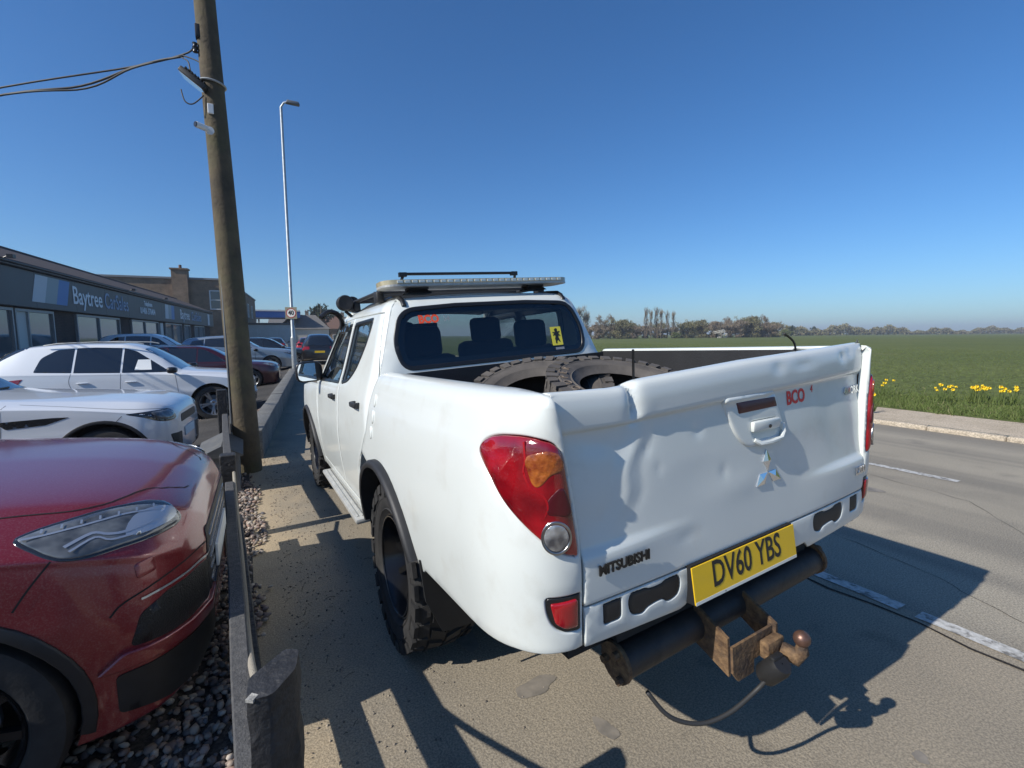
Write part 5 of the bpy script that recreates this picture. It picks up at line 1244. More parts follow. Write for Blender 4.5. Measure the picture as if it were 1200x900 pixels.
for sg in (-1, 1):
    f = ev['side'](sg); d = ev['dec']
    k_ = ev['corner'](sg)
    lp = d('headlamp', smooth_poly([(-.237,.876),(-.115,.886),(.08,.888),(.24,.878),(.305,.80),(.29,.765),(.211,.750),(.04,.762),(-.129,.833)], 3), k_, 'lamp_dark', lift=.002, th=.008, sp=.02, rnd=.003)
    d('lamp_lens', smooth_poly([(-.02,.868),(.10,.872),(.225,.866),(.28,.80),(.20,.775),(.05,.79)], 3), k_, 'lamp_glass', lp, lift=.006, th=.004, sp=.02, bulge=.008, bw=.03)
    d('side_vent', round_poly([(-1.50,.868),(-1.047,.889),(-.90,.886),(-1.10,.815),(-1.42,.79)], .012), f, 'lamp_dark', lift=.003, th=.005, sp=.03)
    d('fog_surround', round_poly([(.15,.590),(.42,.570),(.41,.36),(.26,.33)], .025), k_, 'black_plastic', lift=.004, th=.006, sp=.03)
    d('lower_valance', round_poly([(-.10,.36),(.13,.345),(.45,.345),(.45,.25),(.10,.25),(-.08,.27)], .02), k_, 'black_plastic', lift=.004, th=.01, sp=.03)
    ev['seam']([(-.08,.885),(-.2,.905),(-.5,.935),(-.9,.985),(-1.35,1.03)], f); ev['seam']([(-1.45,1.03),(-1.47,.6),(-1.47,.3)], f); ev['seam']([(-2.42,1.08),(-2.46,.5),(-2.5,.3)], f)
    ev['seam']([(-.45,.86),(-.50,.80),(-.54,.72)], f)
    ev['dec']('arch_trim', [(-.63+.452*math.cos(R(a)), .37+.455*math.sin(R(a))) for a in np.linspace(-8, 188, 26)]+[(-.63+.418*math.cos(R(a)), .37+.418*math.sin(R(a))) for a in np.linspace(188, -8, 26)], f, 'black_plastic', lift=.006, th=.02, sp=.05, rnd=.005)
ev['dec']('grille', rect(-.40, .40, .68, .78, .03), ev['front'](), 'grille_black', lift=.004, sp=.04); ev['dec']('front_plate', rect(-.26, .26, .48, .59, .006), ev['front'](), 'paper_white', lift=.01, sp=.05)
mb = MB(); mb.tube([(-1.88, -.25, 1.135), (-1.96, -.72, 1.115)], .012, 5); mb.tube([(-1.90, .30, 1.14), (-1.94, -.2, 1.135)], .012, 5); mb.build('wiper', 'black_trim', ev['root'], 40)
# ---- cars further along the frontage
HB = scaled(SUV_A, .93, .95, .90); WHB = scale_polys(WIN_A, .93, .90)
RR_ = scaled(SUV_B, 1.12, 1.03, 1.10); WRR = scale_polys(WIN_B, 1.12, 1.10)
def far_car(label, paint_m, loc, rz, tab, win, wr, sx=1.0, style='five', group='cars for sale along the fence', lampy=.80):
    c = make_car('parked_car', label, 'car', paint_m, loc, rz, tab, -.90*sx, -3.62*sx, wr, group, None, style, windows=win, nx=44)
    for sg in (-1, 1):
        f = c['side'](sg)
        c['dec']('headlamp', round_poly([(-.06,lampy-.03),(-.16,lampy-.06),(-.50,lampy+.05),(-.30,lampy+.07),(-.10,lampy+.04)], .02), f, 'lamp_glass', lift=.004, th=.006, sp=.04)
        L = -tab[-1][0]; c['dec']('tail_lamp', round_poly([(-L*.93,lampy+.15),(-L*.985,lampy+.12),(-L*.985,lampy+.0),(-L*.94,lampy+.02)], .02), f, 'tail_red', lift=.006, th=.008, sp=.04)
        c['seam']([(-2.5*sx,1.0),(-2.52*sx,.4)], f, w=.006); c['seam']([(-1.5*sx,.95),(-1.48*sx,.35)], f, w=.006)
    return c
far_car('dark maroon hatchback behind the white estate-shaped SUV with its wheel showing past the pole', 'maroon_paint', (-.42, 16.75, -.20), NH, HB, WHB, .33, .93)
far_car('black hatchback mostly hidden behind the maroon hatchback', 'black_paint', (-1.05, 19.0, -.20), NH, HB, WHB, .33, .93)
far_car('tall white van-like SUV whose roof shows above the maroon hatchback', 'clean_white', (-2.2, 21.4, -.20), NH, scaled(SUV_A, .95, 1.0, 1.16), scale_polys(WIN_A, .95, 1.16), .36, .95, lampy=.95)
rs = far_car('silver blue SUV with a dark roof nosing out behind the street lamp', 'silver_paint', (.70, 24.0, -.15), NH, RR_, WRR, .39, 1.12, lampy=.90)
far_car('black saloon-like SUV with silver wheels just beyond the street lamp', 'black_paint', (1.95, 27.5, -.1), NH, scaled(SUV_A, .98, 1.0, .98), scale_polys(WIN_A, .98, .98), .36, .98)
# ---- cars on the road side, seen from behind
bk = far_car('black SUV seen from behind, parked beyond the street lamp', 'black_paint', (2.55, 30.2, 0), R(90)-R(5.8), scaled(SUV_A, .98, 1.0, 1.03), scale_polys(WIN_A, .98, 1.03), .36, .98, group='cars along the far kerb')
rc = far_car('small bright red car seen from behind, past the black SUV', 'bright_red_paint', (3.4, 44.0, 0), R(90)-R(5.8), HB, WHB, .33, .93, group='cars along the far kerb')
gc = far_car('grey car parked furthest along the street beside the red one', 'grey_paint', (1.1, 46.0, 0), R(90)-R(5.8), HB, WHB, .33, .93, group='cars along the far kerb')
for c in (bk, rc, gc):
    fr = c['front'](-1); z = .95
    for y in (-.66, .66): c['dec']('rear_lamp', rect(y-.14, y+.14, .84, 1.0, .03), fr, 'tail_red', lift=.008, sp=.05)
    c['dec']('rear_plate', rect(-.26, .26, .66, .77, .006), fr, 'plate_yellow', lift=.014, sp=.06)
    c['dec']('back_glass', round_poly([(-.62,1.06),(.62,1.06),(.50,1.42),(-.50,1.42)], .05), fr, 'car_glass', lift=.010, sp=.06)
# =====================================================================================
#  buildings
# =====================================================================================
def brick_mat(name, c1, c2, mortar, sc=4.5):
    m = bpy.data.materials.new(name); m.use_nodes = True; nt = m.node_tree; b = nt.nodes['Principled BSDF']; b.inputs['Roughness'].default_value = .9
    tc = N(nt, 'ShaderNodeTexCoord'); mp = N(nt, 'ShaderNodeMapping'); mp.inputs['Rotation'].default_value = (R(90), 0, 0); nt.links.new(tc.outputs['Object'], mp.inputs[0])
    # bricks run on both wall directions: use x+y as the running coordinate
    sp = N(nt, 'ShaderNodeSeparateXYZ'); nt.links.new(tc.outputs['Object'], sp.inputs[0]); ad = N(nt, 'ShaderNodeMath', operation='ADD'); nt.links.new(sp.outputs[0], ad.inputs[0]); nt.links.new(sp.outputs[1], ad.inputs[1])
    cb = N(nt, 'ShaderNodeCombineXYZ'); nt.links.new(ad.outputs[0], cb.inputs[0]); nt.links.new(sp.outputs[2], cb.inputs[1])
    t = N(nt, 'ShaderNodeTexBrick'); t.inputs['Scale'].default_value = sc; t.inputs['Color1'].default_value = (*c1, 1); t.inputs['Color2'].default_value = (*c2, 1); t.inputs['Mortar'].default_value = (*mortar, 1); t.inputs['Mortar Size'].default_value = .02
    nt.links.new(cb.outputs[0], t.inputs['Vector'])
    nz = N(nt, 'ShaderNodeTexNoise'); nz.inputs['Scale'].default_value = 1.3; nz.inputs['Detail'].default_value = 7; nt.links.new(tc.outputs['Object'], nz.inputs['Vector'])
    rr = N(nt, 'ShaderNodeMapRange'); rr.inputs[1].default_value = .3; rr.inputs[2].default_value = .7; rr.inputs[3].default_value = .65; rr.inputs[4].default_value = 1.2; nt.links.new(nz.outputs[0], rr.inputs[0])
    mx = N(nt, 'ShaderNodeMix', data_type='RGBA', blend_type='MULTIPLY'); mx.inputs[0].default_value = 1; nt.links.new(t.outputs[0], mx.inputs[6]); nt.links.new(rr.outputs[0], mx.inputs[7])
    nt.links.new(mx.outputs[2], b.inputs['Base Color']); MATS[name] = m
brick_mat('brick_dark', (.055, .036, .030), (.075, .045, .035), (.09, .08, .072))
brick_mat('brick_brown', (.20, .135, .085), (.25, .165, .105), (.22, .19, .15))
mat('roof_tile', (.075, .048, .040), rough=.85, nscale=6, ncol=(.045, .034, .032), dirt=((.10, .085, .06), 5, .5, .75, .6))
mat('roof_tile_grey', (.16, .15, .14), rough=.9, nscale=6, ncol=(.10, .095, .09))
mat('roof_tile_red', (.16, .085, .055), rough=.9, nscale=6, ncol=(.11, .065, .05))
mat('fascia_grey', (.070, .078, .088), rough=.5, noise=.2, nscale=1.2)
mat('frame_white', (.62, .63, .62), rough=.5)
mat('frame_grey', (.30, .31, .32), rough=.45, metal=.3)
mat('sign_pale', (.50, .55, .60), rough=.5); mat('sign_mid', (.27, .34, .37), rough=.5); mat('sign_blue', (.06, .19, .46), rough=.5); mat('sign_text', (.72, .76, .80), rough=.5); mat('sign_text_blue', (.20, .30, .46), rough=.5)
mat('render_white', (.62, .62, .59), rough=.9, noise=.12, nscale=1.5); mat('render_cream', (.52, .49, .42), rough=.9, noise=.12, nscale=1.5)
mat('canopy_blue', (.012, .07, .26), rough=.4)
mat('lead_grey', (.20, .205, .21), rough=.6); mat('gutter_black', (.02, .02, .022), rough=.4)
mat('shop_glass', (.16, .175, .18), rough=.04, spec=1.0, metal=.35)
mat('blind_white', (.55, .56, .53), rough=.6)
mat('house_glass', (.06, .065, .07), rough=.05, spec=.9)
show = empty('showroom', (-7.5, 16.5, -.2), math.atan2(.995, .101), 'long single storey car showroom with dark fascia signs and a low tiled roof', 'building')
mb = MB(); mb.box((14.5, 3.0, 1.95), (37, 6.0, 3.90)); mb.prism([(0, 3.9), (6.0, 3.9), (2.46, 4.98)], -3.99, 32.99, 'yz'); mb.build('wall', 'brick_dark', show)
mb = MB(); mb.box((14.5, -.10, 3.25), (37.2, .20, 1.12)); mb.build('fascia', 'fascia_grey', show)
for i in range(13):
    mb = MB(); mb.box((-4+2.9*i+1.45, -.206, 3.25), (2.89, .012, 1.10), ch=.003); mb.build('fascia_panel', 'fascia_grey', show)
mb = MB()
for z, y in ((3.86, -.26), (3.93, -.30)): mb.tube([(-4.1, y, z), (33.1, y, z)], .05, 8)
mb.build('gutter', 'gutter_black', show, 60)
mb = MB(); mb.box((14.5, -.12, 3.875), (37.2, .26, .10)); mb.build('soffit', 'gutter_black', show)
NC = 9
for k in range(NC):
    y0 = -.34+k*.30; z0 = 3.98+k*.125; mb = MB()
    mb.add([(-4.2, y0, z0), (33.2, y0, z0), (33.2, y0+.34, z0+.140), (-4.2, y0+.34, z0+.140), (-4.2, y0, z0-.03), (33.2, y0, z0-.03)], [(0, 1, 2, 3), (0, 4, 5, 1)]); mb.build('tile_course', 'roof_tile', show)
mb = MB(); mb.tube([(-4.2, -.34+NC*.30+.1, 3.98+NC*.125+.02), (33.2, -.34+NC*.30+.1, 3.98+NC*.125+.02)], .09, 8); mb.build('ridge_tiles', 'roof_tile', show, 60)
mb = MB(); mb.add([(-4.2, -.34, 3.95), (33.2, -.34, 3.95), (33.2, 2.46, 5.06), (-4.2, 2.46, 5.06), (-4.2, 6.1, 3.9), (33.2, 6.1, 3.9)], [(0, 3, 2, 1), (3, 4, 5, 2)]); mb.build('roof_deck', 'roof_tile', show)
def shop_window(t0, t1, splits, z0=.75, z1=2.64, panes=None):
    mb = MB()
    for a, b in ((t0, t0+.07), (t1-.07, t1)): mb.box(((a+b)/2, -.03, (z0+z1)/2), (b-a, .10, z1-z0))
    mb.box(((t0+t1)/2, -.03, z1-.04), (t1-t0-.142, .098, .08)); mb.box(((t0+t1)/2, -.03, z0+.04), (t1-t0-.142, .098, .08))
    for s_ in splits: mb.box((s_, -.03, (z0+z1)/2), (.06, .096, z1-z0-.162))
    w = mb.build('window', 'frame_grey', show)
    ed = [t0+.07]+list(splits)+[t1-.07]
    for i in range(len(ed)-1):
        m2 = MB(); m2.box(((ed[i]+ed[i+1])/2, -.012, (z0+z1)/2), (ed[i+1]-ed[i]-.06, .012, z1-z0-.16)); m2.build('pane', (panes[i] if panes else 'shop_glass'), w)
    return w
shop_window(-3.6, .72, (-2.2, -.8)); shop_window(.82, 3.22, (1.57, ), panes=['blind_white', 'shop_glass']); shop_window(5.0, 9.6, (7.2,)); shop_window(11.25, 16.0, (13.5,)); shop_window(17.5, 21.8, (19.4,)); shop_window(22.5, 24.5, ()); shop_window(26, 30, (28,))
mb = MB(); mb.box((16.7, -.02, 1.6), (.6, .1, 2.0)); mb.build('side_panel', 'frame_white', show)
def logo(t0, t1, z0, z1, sl=.10):
    w = (t1-t0)/3
    for k, m in enumerate(('sign_pale', 'sign_mid', 'sign_blue')):
        a = t0+w*k; mb = MB(); mb.prism([(a, z0), (a+w, z0), (a+w+sl, z1), (a+sl, z1)], -.222, -.214, 'xz'); mb.build('sign_block', m, show)
logo(1.50, 3.90, 2.88, 3.74, .35); logo(17.0, 19.2, 2.88, 3.74, .1)
def sign(body, t, z, size, m, sx=1.0, bold=.008): return text_obj('sign_lettering', body, size, m, frame((t, -.224, z), (1, 0, 0), (0, 0, 1)), show, align='LEFT', extrude=.006, bold=bold, sx=sx)
sign('Baytree', 4.38, 3.27, .92, 'sign_text', .98); sign('CarSales', 7.42, 3.27, .92, 'sign_text_blue', .93)
sign('Telephone', 12.9, 3.52, .34, 'sign_text', 1.0); sign('01406 370404', 12.2, 3.12, .46, 'sign_text', 1.0)
sign('Baytree', 20.8, 3.27, .92, 'sign_text', 1.0); sign('CarSales', 24.3, 3.27, .92, 'sign_text_blue', 1.15)
mb = MB(); mb.box((31.2, -.23, 3.25), (.9, .02, .95)); mb.build('sign_block', 'sign_pale', show)
for t in (-.1, 10.4, 16.3):
    mb = MB(); mb.tube([(t, -.3, 3.95), (t, -.42, 4.02)], .02, 6); mb.box((t, -.50, 4.02), (.16, .14, .10)); mb.build('sign_lamp', 'gutter_black', show)
# ---- two-storey brick building with a chimney
def local_box(mb, x0, x1, y0, y1, z0, z1): return mb.box(((x0+x1)/2, (y0+y1)/2, (z0+z1)/2), (x1-x0, y1-y0, z1-z0))
CX, CY = -2.75, 54.2
bb = empty('brick_building', (CX, CY, -.2), math.atan2(.995, .101), 'brown brick two storey flat roofed building with a tall chimney behind the showroom', 'building')
mb = MB(); local_box(mb, 0, 30, 0, 11, 0, 7.35); mb.build('wall', 'brick_brown', bb)
mb = MB(); local_box(mb, -.12, 30.1, -.12, 11.1, 7.355, 7.53); mb.build('parapet', 'lead_grey', bb)
mb = MB(); local_box(mb, -.45, -.002, 3.2, 4.5, 0, 8.2); local_box(mb, -.55, .5, 3.1, 4.6, 8.202, 8.35); local_box(mb, .0, .45, 3.2, 4.5, 7.54, 8.2)
ch_ = mb.build('chimney', 'brick_brown', bb); mb = MB(); mb.lathe([(.14, 0), (.12, .35), (.10, .35)], 12, Matrix.Translation((0, 3.8, 8.35))); mb.build('chimney_pot', 'roof_tile_red', ch_)
def house_window(parent, pos, w, h, facing='x-', bars=1, m='frame_white'):
    """white sash window; facing names the wall normal in the building frame"""
    Mx = Matrix.Translation(pos) @ Matrix.Rotation({'x-': R(-90), 'y-': 0, 'x+': R(90), 'y+': R(180)}[facing], 4, 'Z')
    mb = MB()
    for s_ in (-1, 1): mb.box((s_*(w/2-.05), -.03, 0), (.10, .10, h), Mx); mb.box((0, -.03, s_*(h/2-.05)), (w-.202, .098, .10), Mx)
    for k in range(bars): mb.box((0, -.03, -h/2+h*(k+1)/(bars+1)), (w-.202, .09, .07), Mx)
    o = mb.build('window', m, parent)
    for k in range(bars+1):
        m2 = MB(); m2.box((0, -.012, -h/2+h*(k+.5)/(bars+1)), (w-.2, .012, h/(bars+1)-.08), Mx); m2.build('pane', 'house_glass', o)
    return o
house_window(bb, (0, .95, 5.4), 1.15, 1.9, 'x-', 1)
house_window(bb, (0, 8.2, 5.4), 1.15, 1.7, 'x-', 1)
for t in (4, 9, 14, 19, 24): house_window(bb, (t, 0, 5.3), 1.3, 1.8, 'y-', 1); house_window(bb, (t, 0, 1.7), 1.5, 1.7, 'y-', 1)
# ---- petrol canopy, white garage, houses down the street
def tf(u, d, z=0.0):
    """place by bearing: picture column u and distance ahead d"""
    X = (u-600)/562*d; return Vector((-1.466+d*.48502+X*.87450, -2.306+d*.87450-X*.48502, z))
SH_ = math.atan2(.995, .101)
can = empty('fuel_canopy', tf(296, 84), SH_-R(90), 'flat blue fuel station canopy beyond the brick building', 'canopy')
mb = MB(); local_box(mb, 0, 8.0, 0, 9, 4.9, 6.0); mb.build('canopy_band', 'canopy_blue', can); mb = MB(); local_box(mb, -.05, 8.05, -.05, 9, 6.003, 6.25); mb.build('canopy_top', 'render_white', can)
for x in (.8, 6.8):
    for y in (1, 7.5): mb = MB(); local_box(mb, x-.15, x+.15, y-.15, y+.15, 0, 4.898); mb.build('column', 'frame_white', can)
gar = empty('white_garage', tf(284, 62), SH_-R(90), 'low white garage block with panelled doors under the blue canopy', 'building')
mb = MB(); local_box(mb, 0, 6.3, 0, 7, -.2, 3.1); mb.build('wall', 'render_white', gar); mb = MB(); local_box(mb, -.1, 6.4, -.12, 7.1, 3.103, 3.35); mb.build('roof', 'roof_tile_grey', gar)
for x0, x1 in ((.4, 2.0), (2.3, 4.3), (4.6, 6.1)):
    mb = MB(); local_box(mb, x0, x1, -.05, -.002, -.1, 2.5); dr = mb.build('garage_door', 'frame_white', gar)
    for k in range(4): mb = MB(); local_box(mb, x0+.05, x1-.05, -.062, -.052, .05+k*.62, .62+k*.62); mb.build('door_panel', 'render_white', dr)
def house(name, u, d, w, dep, he, hr, wall_m, roof_m, label, chim=(), rz=0.0, hip=.0, wins=True):
    h = empty(name, tf(u, d), SH_-R(90)+rz, label, 'house')
    mb = MB(); local_box(mb, 0, w, 0, dep, -.2, he); mb.build('wall', wall_m, h)
    mb = MB(); o_ = .25
    a = [(-o_, -o_, he), (w+o_, -o_, he), (w+o_, dep+o_, he), (-o_, dep+o_, he), (hip*w, dep/2, hr), (w-hip*w, dep/2, hr)]
    mb.add(a, [(0, 1, 5, 4), (2, 3, 4, 5), (1, 2, 5), (3, 0, 4), (0, 3, 2, 1)]); rf = mb.build('roof', roof_m, h)
    for cx in chim:
        mb = MB(); mb.box((cx*w, dep/2, hr+.1), (.75, .6, 1.5)); mb.box((cx*w, dep/2, hr+.9), (.85, .7, .12)); c_ = mb.build('chimney', 'brick_brown', rf)
        for k in (-.18, .18): mb = MB(); mb.lathe([(.10, 0), (.085, .3)], 8, Matrix.Translation((cx*w+k, dep/2, hr+.96))); mb.build('chimney_pot', 'roof_tile_red', c_)
    if wins:
        for k in range(max(1, int(w/3))):
            house_window(h, (w*(k+.5)/max(1, int(w/3)), 0, 1.3), 1.3, 1.2, 'y-', 0)
            if he > 4: house_window(h, (w*(k+.5)/max(1, int(w/3)), 0, 4.0), 1.2, 1.2, 'y-', 0)
    return h
house('bungalow', 328, 86, 8.5, 9, 2.9, 5.6, 'render_cream', 'roof_tile_grey', 'pale bungalow with a grey hipped roof right of the white garage', (.25,), 0, .25)
house('cottage', 352, 104, 9.0, 8, 3.2, 6.2, 'brick_brown', 'roof_tile_red', 'brick cottage with a brown tiled roof and two chimneys down the street', (.2, .8), 0)
house('white_house', 393, 112, 4.5, 8, 3.6, 6.2, 'render_white', 'roof_tile_grey', 'small white gabled house at the end of the street', (.5,), 0)
house('terrace_house', 318, 124, 8.0, 8, 5.0, 7.4, 'brick_brown', 'roof_tile_grey', 'distant terrace house showing chimneys above the canopy', (.3, .7), 0)
for u, d, h_, lab in ((379, 92, 7.2, 'slim dark telegraph pole down the street left of the pickup cab'), (403, 118, 7.0, 'distant thin telegraph pole just left of the spot lamp on the roof')):
    p = tf(u, d); mb = MB(); mb.tube([(0, 0, -.2), (0, 0, h_)], [.16, .11], 8); mb.box((0, 0, h_-.5), (1.2, .1, .1)); o = mb.build('telegraph_pole', 'pole_wood', None, 60); o.location = p; tag(o, lab, 'telegraph pole', 'telegraph poles')
# =====================================================================================
#  trees, hedges, grass, daffodils
# =====================================================================================
def leafmat(name, c1, c2, sc=.8, rough=.8):
    m = bpy.data.materials.new(name); m.use_nodes = True; nt = m.node_tree; b = nt.nodes['Principled BSDF']; b.inputs['Roughness'].default_value = rough; b.inputs['Specular IOR Level'].default_value = .2
    g = N(nt, 'ShaderNodeNewGeometry'); mx = N(nt, 'ShaderNodeMix', data_type='RGBA'); mx.inputs[6].default_value = (*c1, 1); mx.inputs[7].default_value = (*c2, 1)
    nt.links.new(g.outputs['Random Per Island'], mx.inputs[0]); nt.links.new(mx.outputs[2], b.inputs['Base Color']); MATS[name] = m
leafmat('twig_brown', (.135, .108, .076), (.25, .20, .145)); leafmat('twig_olive', (.115, .108, .055), (.20, .182, .095)); leafmat('leaf_dark', (.020, .032, .016), (.045, .060, .028)); leafmat('twig_pale', (.19, .16, .12), (.30, .26, .195)); leafmat('leaf_spring', (.07, .095, .03), (.12, .13, .05)); leafmat('blossom', (.40, .38, .33), (.60, .58, .52))
leafmat('grass_blade', (.070, .105, .024), (.125, .152, .048)); leafmat('grass_dry', (.20, .17, .09), (.28, .25, .14))
mat('daffodil_yellow', (.85, .68, .04), rough=.6); mat('daffodil_cup', (.85, .58, .02), rough=.6); mat('bark', (.075, .06, .048), rough=.9, noise=.4, nscale=6)
def flakes(n, f, L, W_, seed, up=.6):
    """n thin leaf-sized or twig-sized triangles; f(rng, n) gives positions"""
    rg = np.random.default_rng(seed); P = f(rg, n); n = len(P)
    d = rg.normal(0, 1, (n, 3)); d[:, 2] = np.abs(d[:, 2])*up*2+up; d /= np.linalg.norm(d, axis=1)[:, None]
    s = np.cross(d, rg.normal(0, 1, (n, 3))); s /= np.linalg.norm(s, axis=1)[:, None]
    l = (L*rg.uniform(.5, 1.3, n))[:, None]; w = (W_*rg.uniform(.6, 1.4, n))[:, None]
    V = np.stack([P-s*w*.5, P+s*w*.5, P+d*l], 1).reshape(-1, 3); return V, np.arange(3*n).reshape(-1, 3)
def np_obj(name, V, F, m, parent=None):
    me = bpy.data.meshes.new(name); me.vertices.add(len(V)); me.vertices.foreach_set('co', np.asarray(V, np.float32).reshape(-1)); me.loops.add(F.size); me.loops.foreach_set('vertex_index', F.reshape(-1).astype(np.int32)); me.polygons.add(len(F)); me.polygons.foreach_set('loop_start', np.arange(len(F), dtype=np.int32)*F.shape[1])
    me.update(); me.validate(); me.materials.append(MATS[m]); return link(bpy.data.objects.new(name, me), parent)
def tree_proto(h, w, seed, kind):
    """returns (trunk MB, crown V, F) about the origin"""
    rg = random.Random(seed); mb = MB(); tips = []
    def limb(p, d, L, r, lev):
        q = p+d*L; mid = p+d*L*.5+Vector((rg.uniform(-.06, .06), rg.uniform(-.06, .06), .02))*L
        mb.tube([p, mid, q], [r, r*.8, r*.55], 5, False); tips.append((q, lev))
        if lev == 0: return
        for k in range(rg.choice((2, 3, 3))):
            a = rg.uniform(0, 6.28); sp = rg.uniform(.35, .8) if kind != 'slim' else rg.uniform(.12, .35)
            nd = (d+Vector((math.cos(a)*sp, math.sin(a)*sp, .12))).normalized(); limb(p+d*L*rg.uniform(.55, 1.0), nd, L*rg.uniform(.55, .78), r*.5, lev-1)
    n0 = 1 if kind != 'bush' else 4
    for k in range(n0):
        a = rg.uniform(0, 6.28); d = Vector((math.cos(a)*.25*(n0 > 1), math.sin(a)*.25*(n0 > 1), 1)).normalized()
        limb(Vector((0, 0, -.2)), d, h*(.36 if kind != 'slim' else .45), .03*h*(.6 if n0 > 1 else .7), 4 if kind != 'bush' else 3)
    T = np.array([t[0][:] for t in tips]); T[:, 0] *= w/(T[:, 0].std()*4+.01); T[:, 1] *= w/(T[:, 1].std()*4+.01); T[:, 2] *= h*.97/T[:, 2].max()
    rg2 = np.random.default_rng(seed); nl = {'bush': 16, 'tree': 20, 'slim': 14}[kind]; lo = {'bush': .03, 'tree': .16, 'slim': .06}[kind]
    zz = h*(lo+(.92-lo)*rg2.uniform(0, 1, nl)); prof = {'bush': lambda q: (1-q**2.2)**.5, 'tree': lambda q: np.sin(np.pi*np.clip(q*.85+.18, 0, 1))**.7, 'slim': lambda q: .4+.8*np.sin(np.pi*q)}[kind]
    rad = w*.5*prof(np.clip(zz/h, 0, .99))*rg2.uniform(.2, .85, nl); an = rg2.uniform(0, 6.28, nl)
    LB = np.stack([rad*np.cos(an), rad*np.sin(an), zz], 1); LS = rg2.uniform(.55, 1.25, nl)
    def pos(r, n):
        k = r.integers(0, nl, n); v = r.normal(0, 1, (n, 3)); v /= np.linalg.norm(v, axis=1)[:, None]; v *= (r.uniform(0, 1, n)**.45*LS[k])[:, None]
        c = LB[k]+v*np.array([w*.17, w*.17, h*.15 if kind != 'slim' else h*.12]); q = r.uniform(0, 1, n) < .25; c[q] = T[r.integers(0, len(T), q.sum())]+r.normal(0, 1, (q.sum(), 3))*w*.04
        c[:, 2] = np.clip(c[:, 2], .05, h*1.05); return c
    sx = w/(np.array([t[0].x for t in tips]).std()*4+.01); sy = w/(np.array([t[0].y for t in tips]).std()*4+.01); sz = h*.97/max(t[0].z for t in tips)
    mb.v = [(x*(1+(sx-1)*min(1, z/h*2)), y*(1+(sy-1)*min(1, z/h*2)), z*sz) for x, y, z in mb.v]
    return mb, pos
PROT = {}
def proto(key, h, w, seed, kind, m, n, L, W_, up):
    mb, pos = tree_proto(h, w, seed, kind); V, F = flakes(n, pos, L, W_, seed, up)
    PROT[key] = (mb, V, F, m, {})
proto('bare1', 10, 6.5, 1, 'tree', 'twig_brown', 2600, 1.0, .13, .7); proto('bare2', 10, 5.0, 2, 'tree', 'twig_pale', 2200, 1.1, .12, .8); proto('slim1', 11, 1.6, 3, 'slim', 'twig_brown', 500, 1.3, .10, 1.2); proto('slim2', 10, 1.3, 4, 'slim', 'twig_pale', 420, 1.3, .10, 1.2)
proto('bush1', 6, 8, 5, 'bush', 'twig_olive', 4200, .7, .20, .5); proto('bush2', 5, 7, 6, 'bush', 'twig_brown', 4000, .7, .18, .5); proto('bush3', 3.5, 6, 7, 'bush', 'leaf_spring', 1500, .6, .28, .3); proto('dark1', 7.5, 4.5, 8, 'bush', 'leaf_dark', 2600, .6, .30, .3); proto('haw', 3.5, 5, 9, 'bush', 'blossom', 1300, .5, .22, .3)
def tree(key, loc, sc, label, cat='tree', group='trees beyond the field', rz=None):
    mb, V, F, m, cache = PROT[key]
    r = empty('tree' if cat == 'tree' else 'bush', loc, random.uniform(0, 6.28) if rz is None else rz, label, cat, group); r.scale = (sc, sc, sc)
    if not cache:
        cache['t'] = mb.build('trunk', 'bark', r, 60); cache['c'] = np_obj('crown', V, F, m, r)
    else:
        for k in ('t', 'c'): o = cache[k].copy(); link(o, r); o.parent = r
    return r
side_words = {}
TREES = [('bare2', 684, 150, .95, 'pale bare tree just right of the cab at the field edge'), ('bush2', 700, 165, .9, 'brown thicket beside the pale bare tree near the cab'), ('bare1', 715, 170, .82, 'bare tree with a thin top second from the cab'), ('bush1', 728, 168, 1.05, 'olive rounded bush third along from the cab'), ('bush2', 744, 175, .85, 'brown bush just left of the row of slim trees'),
    ('slim1', 756, 172, 1.0, 'slim bare tree, tallest at the left end of the slim row'), ('slim2', 762, 170, .95, 'pale slim tree second in the slim row'), ('slim1', 768, 174, 1.02, 'slim bare tree in the middle of the slim row'), ('slim2', 774, 171, .98, 'pale slim tree fourth in the slim row'), ('slim1', 781, 175, .9, 'slim bare tree fifth in the slim row'), ('slim2', 788, 173, .92, 'pale slim tree at the right end of the slim row'),
    ('bush2', 772, 178, .7, 'low brown scrub under the slim trees'), ('bush1', 803, 180, .95, 'olive bush right of the slim row'), ('bush1', 820, 190, 1.1, 'broad olive thicket above the middle of the tailgate'), ('bush2', 838, 185, 1.15, 'broad brown thicket above the tailgate handle'), ('bare1', 852, 195, .8, 'bare tree rising out of the long thicket'), ('bush2', 862, 190, 1.25, 'tall brown thicket left of the end of the thicket'), ('bush1', 880, 192, 1.3, 'tall olive thicket near its right end'), ('bare1', 893, 196, .88, 'bare tree at the right end of the thicket'), ('bush2', 900, 194, 1.1, 'brown bush closing the thicket at the right'),
    ('haw', 846, 172, .8, 'pale blossoming thorn in front of the thicket'), ('bush3', 790, 172, .6, 'low green bush in front of the slim trees'), ('bush3', 918, 215, .9, 'spring green bush just past the end of the thicket'), ('dark1', 926, 260, .75, 'small dark evergreen past the thicket'), ('dark1', 952, 330, .8, 'small dark evergreen on the far hedge line'), ('dark1', 980, 380, .7, 'dark evergreen breaking the far hedge line above the tailgate corner')]
rgx = random.Random(5)
where = ['behind the pale bare tree by the cab', 'between the cab and the rounded olive bush', 'left of the slim row', 'behind the slim row', 'under the right end of the slim row', 'right of the slim row', 'above the left half of the tailgate', 'behind the broad olive thicket', 'behind the broad brown thicket', 'left of the bare tree in the thicket', 'right of the bare tree in the thicket', 'before the tall brown thicket', 'behind the tall olive thicket', 'at the right end of the thicket']
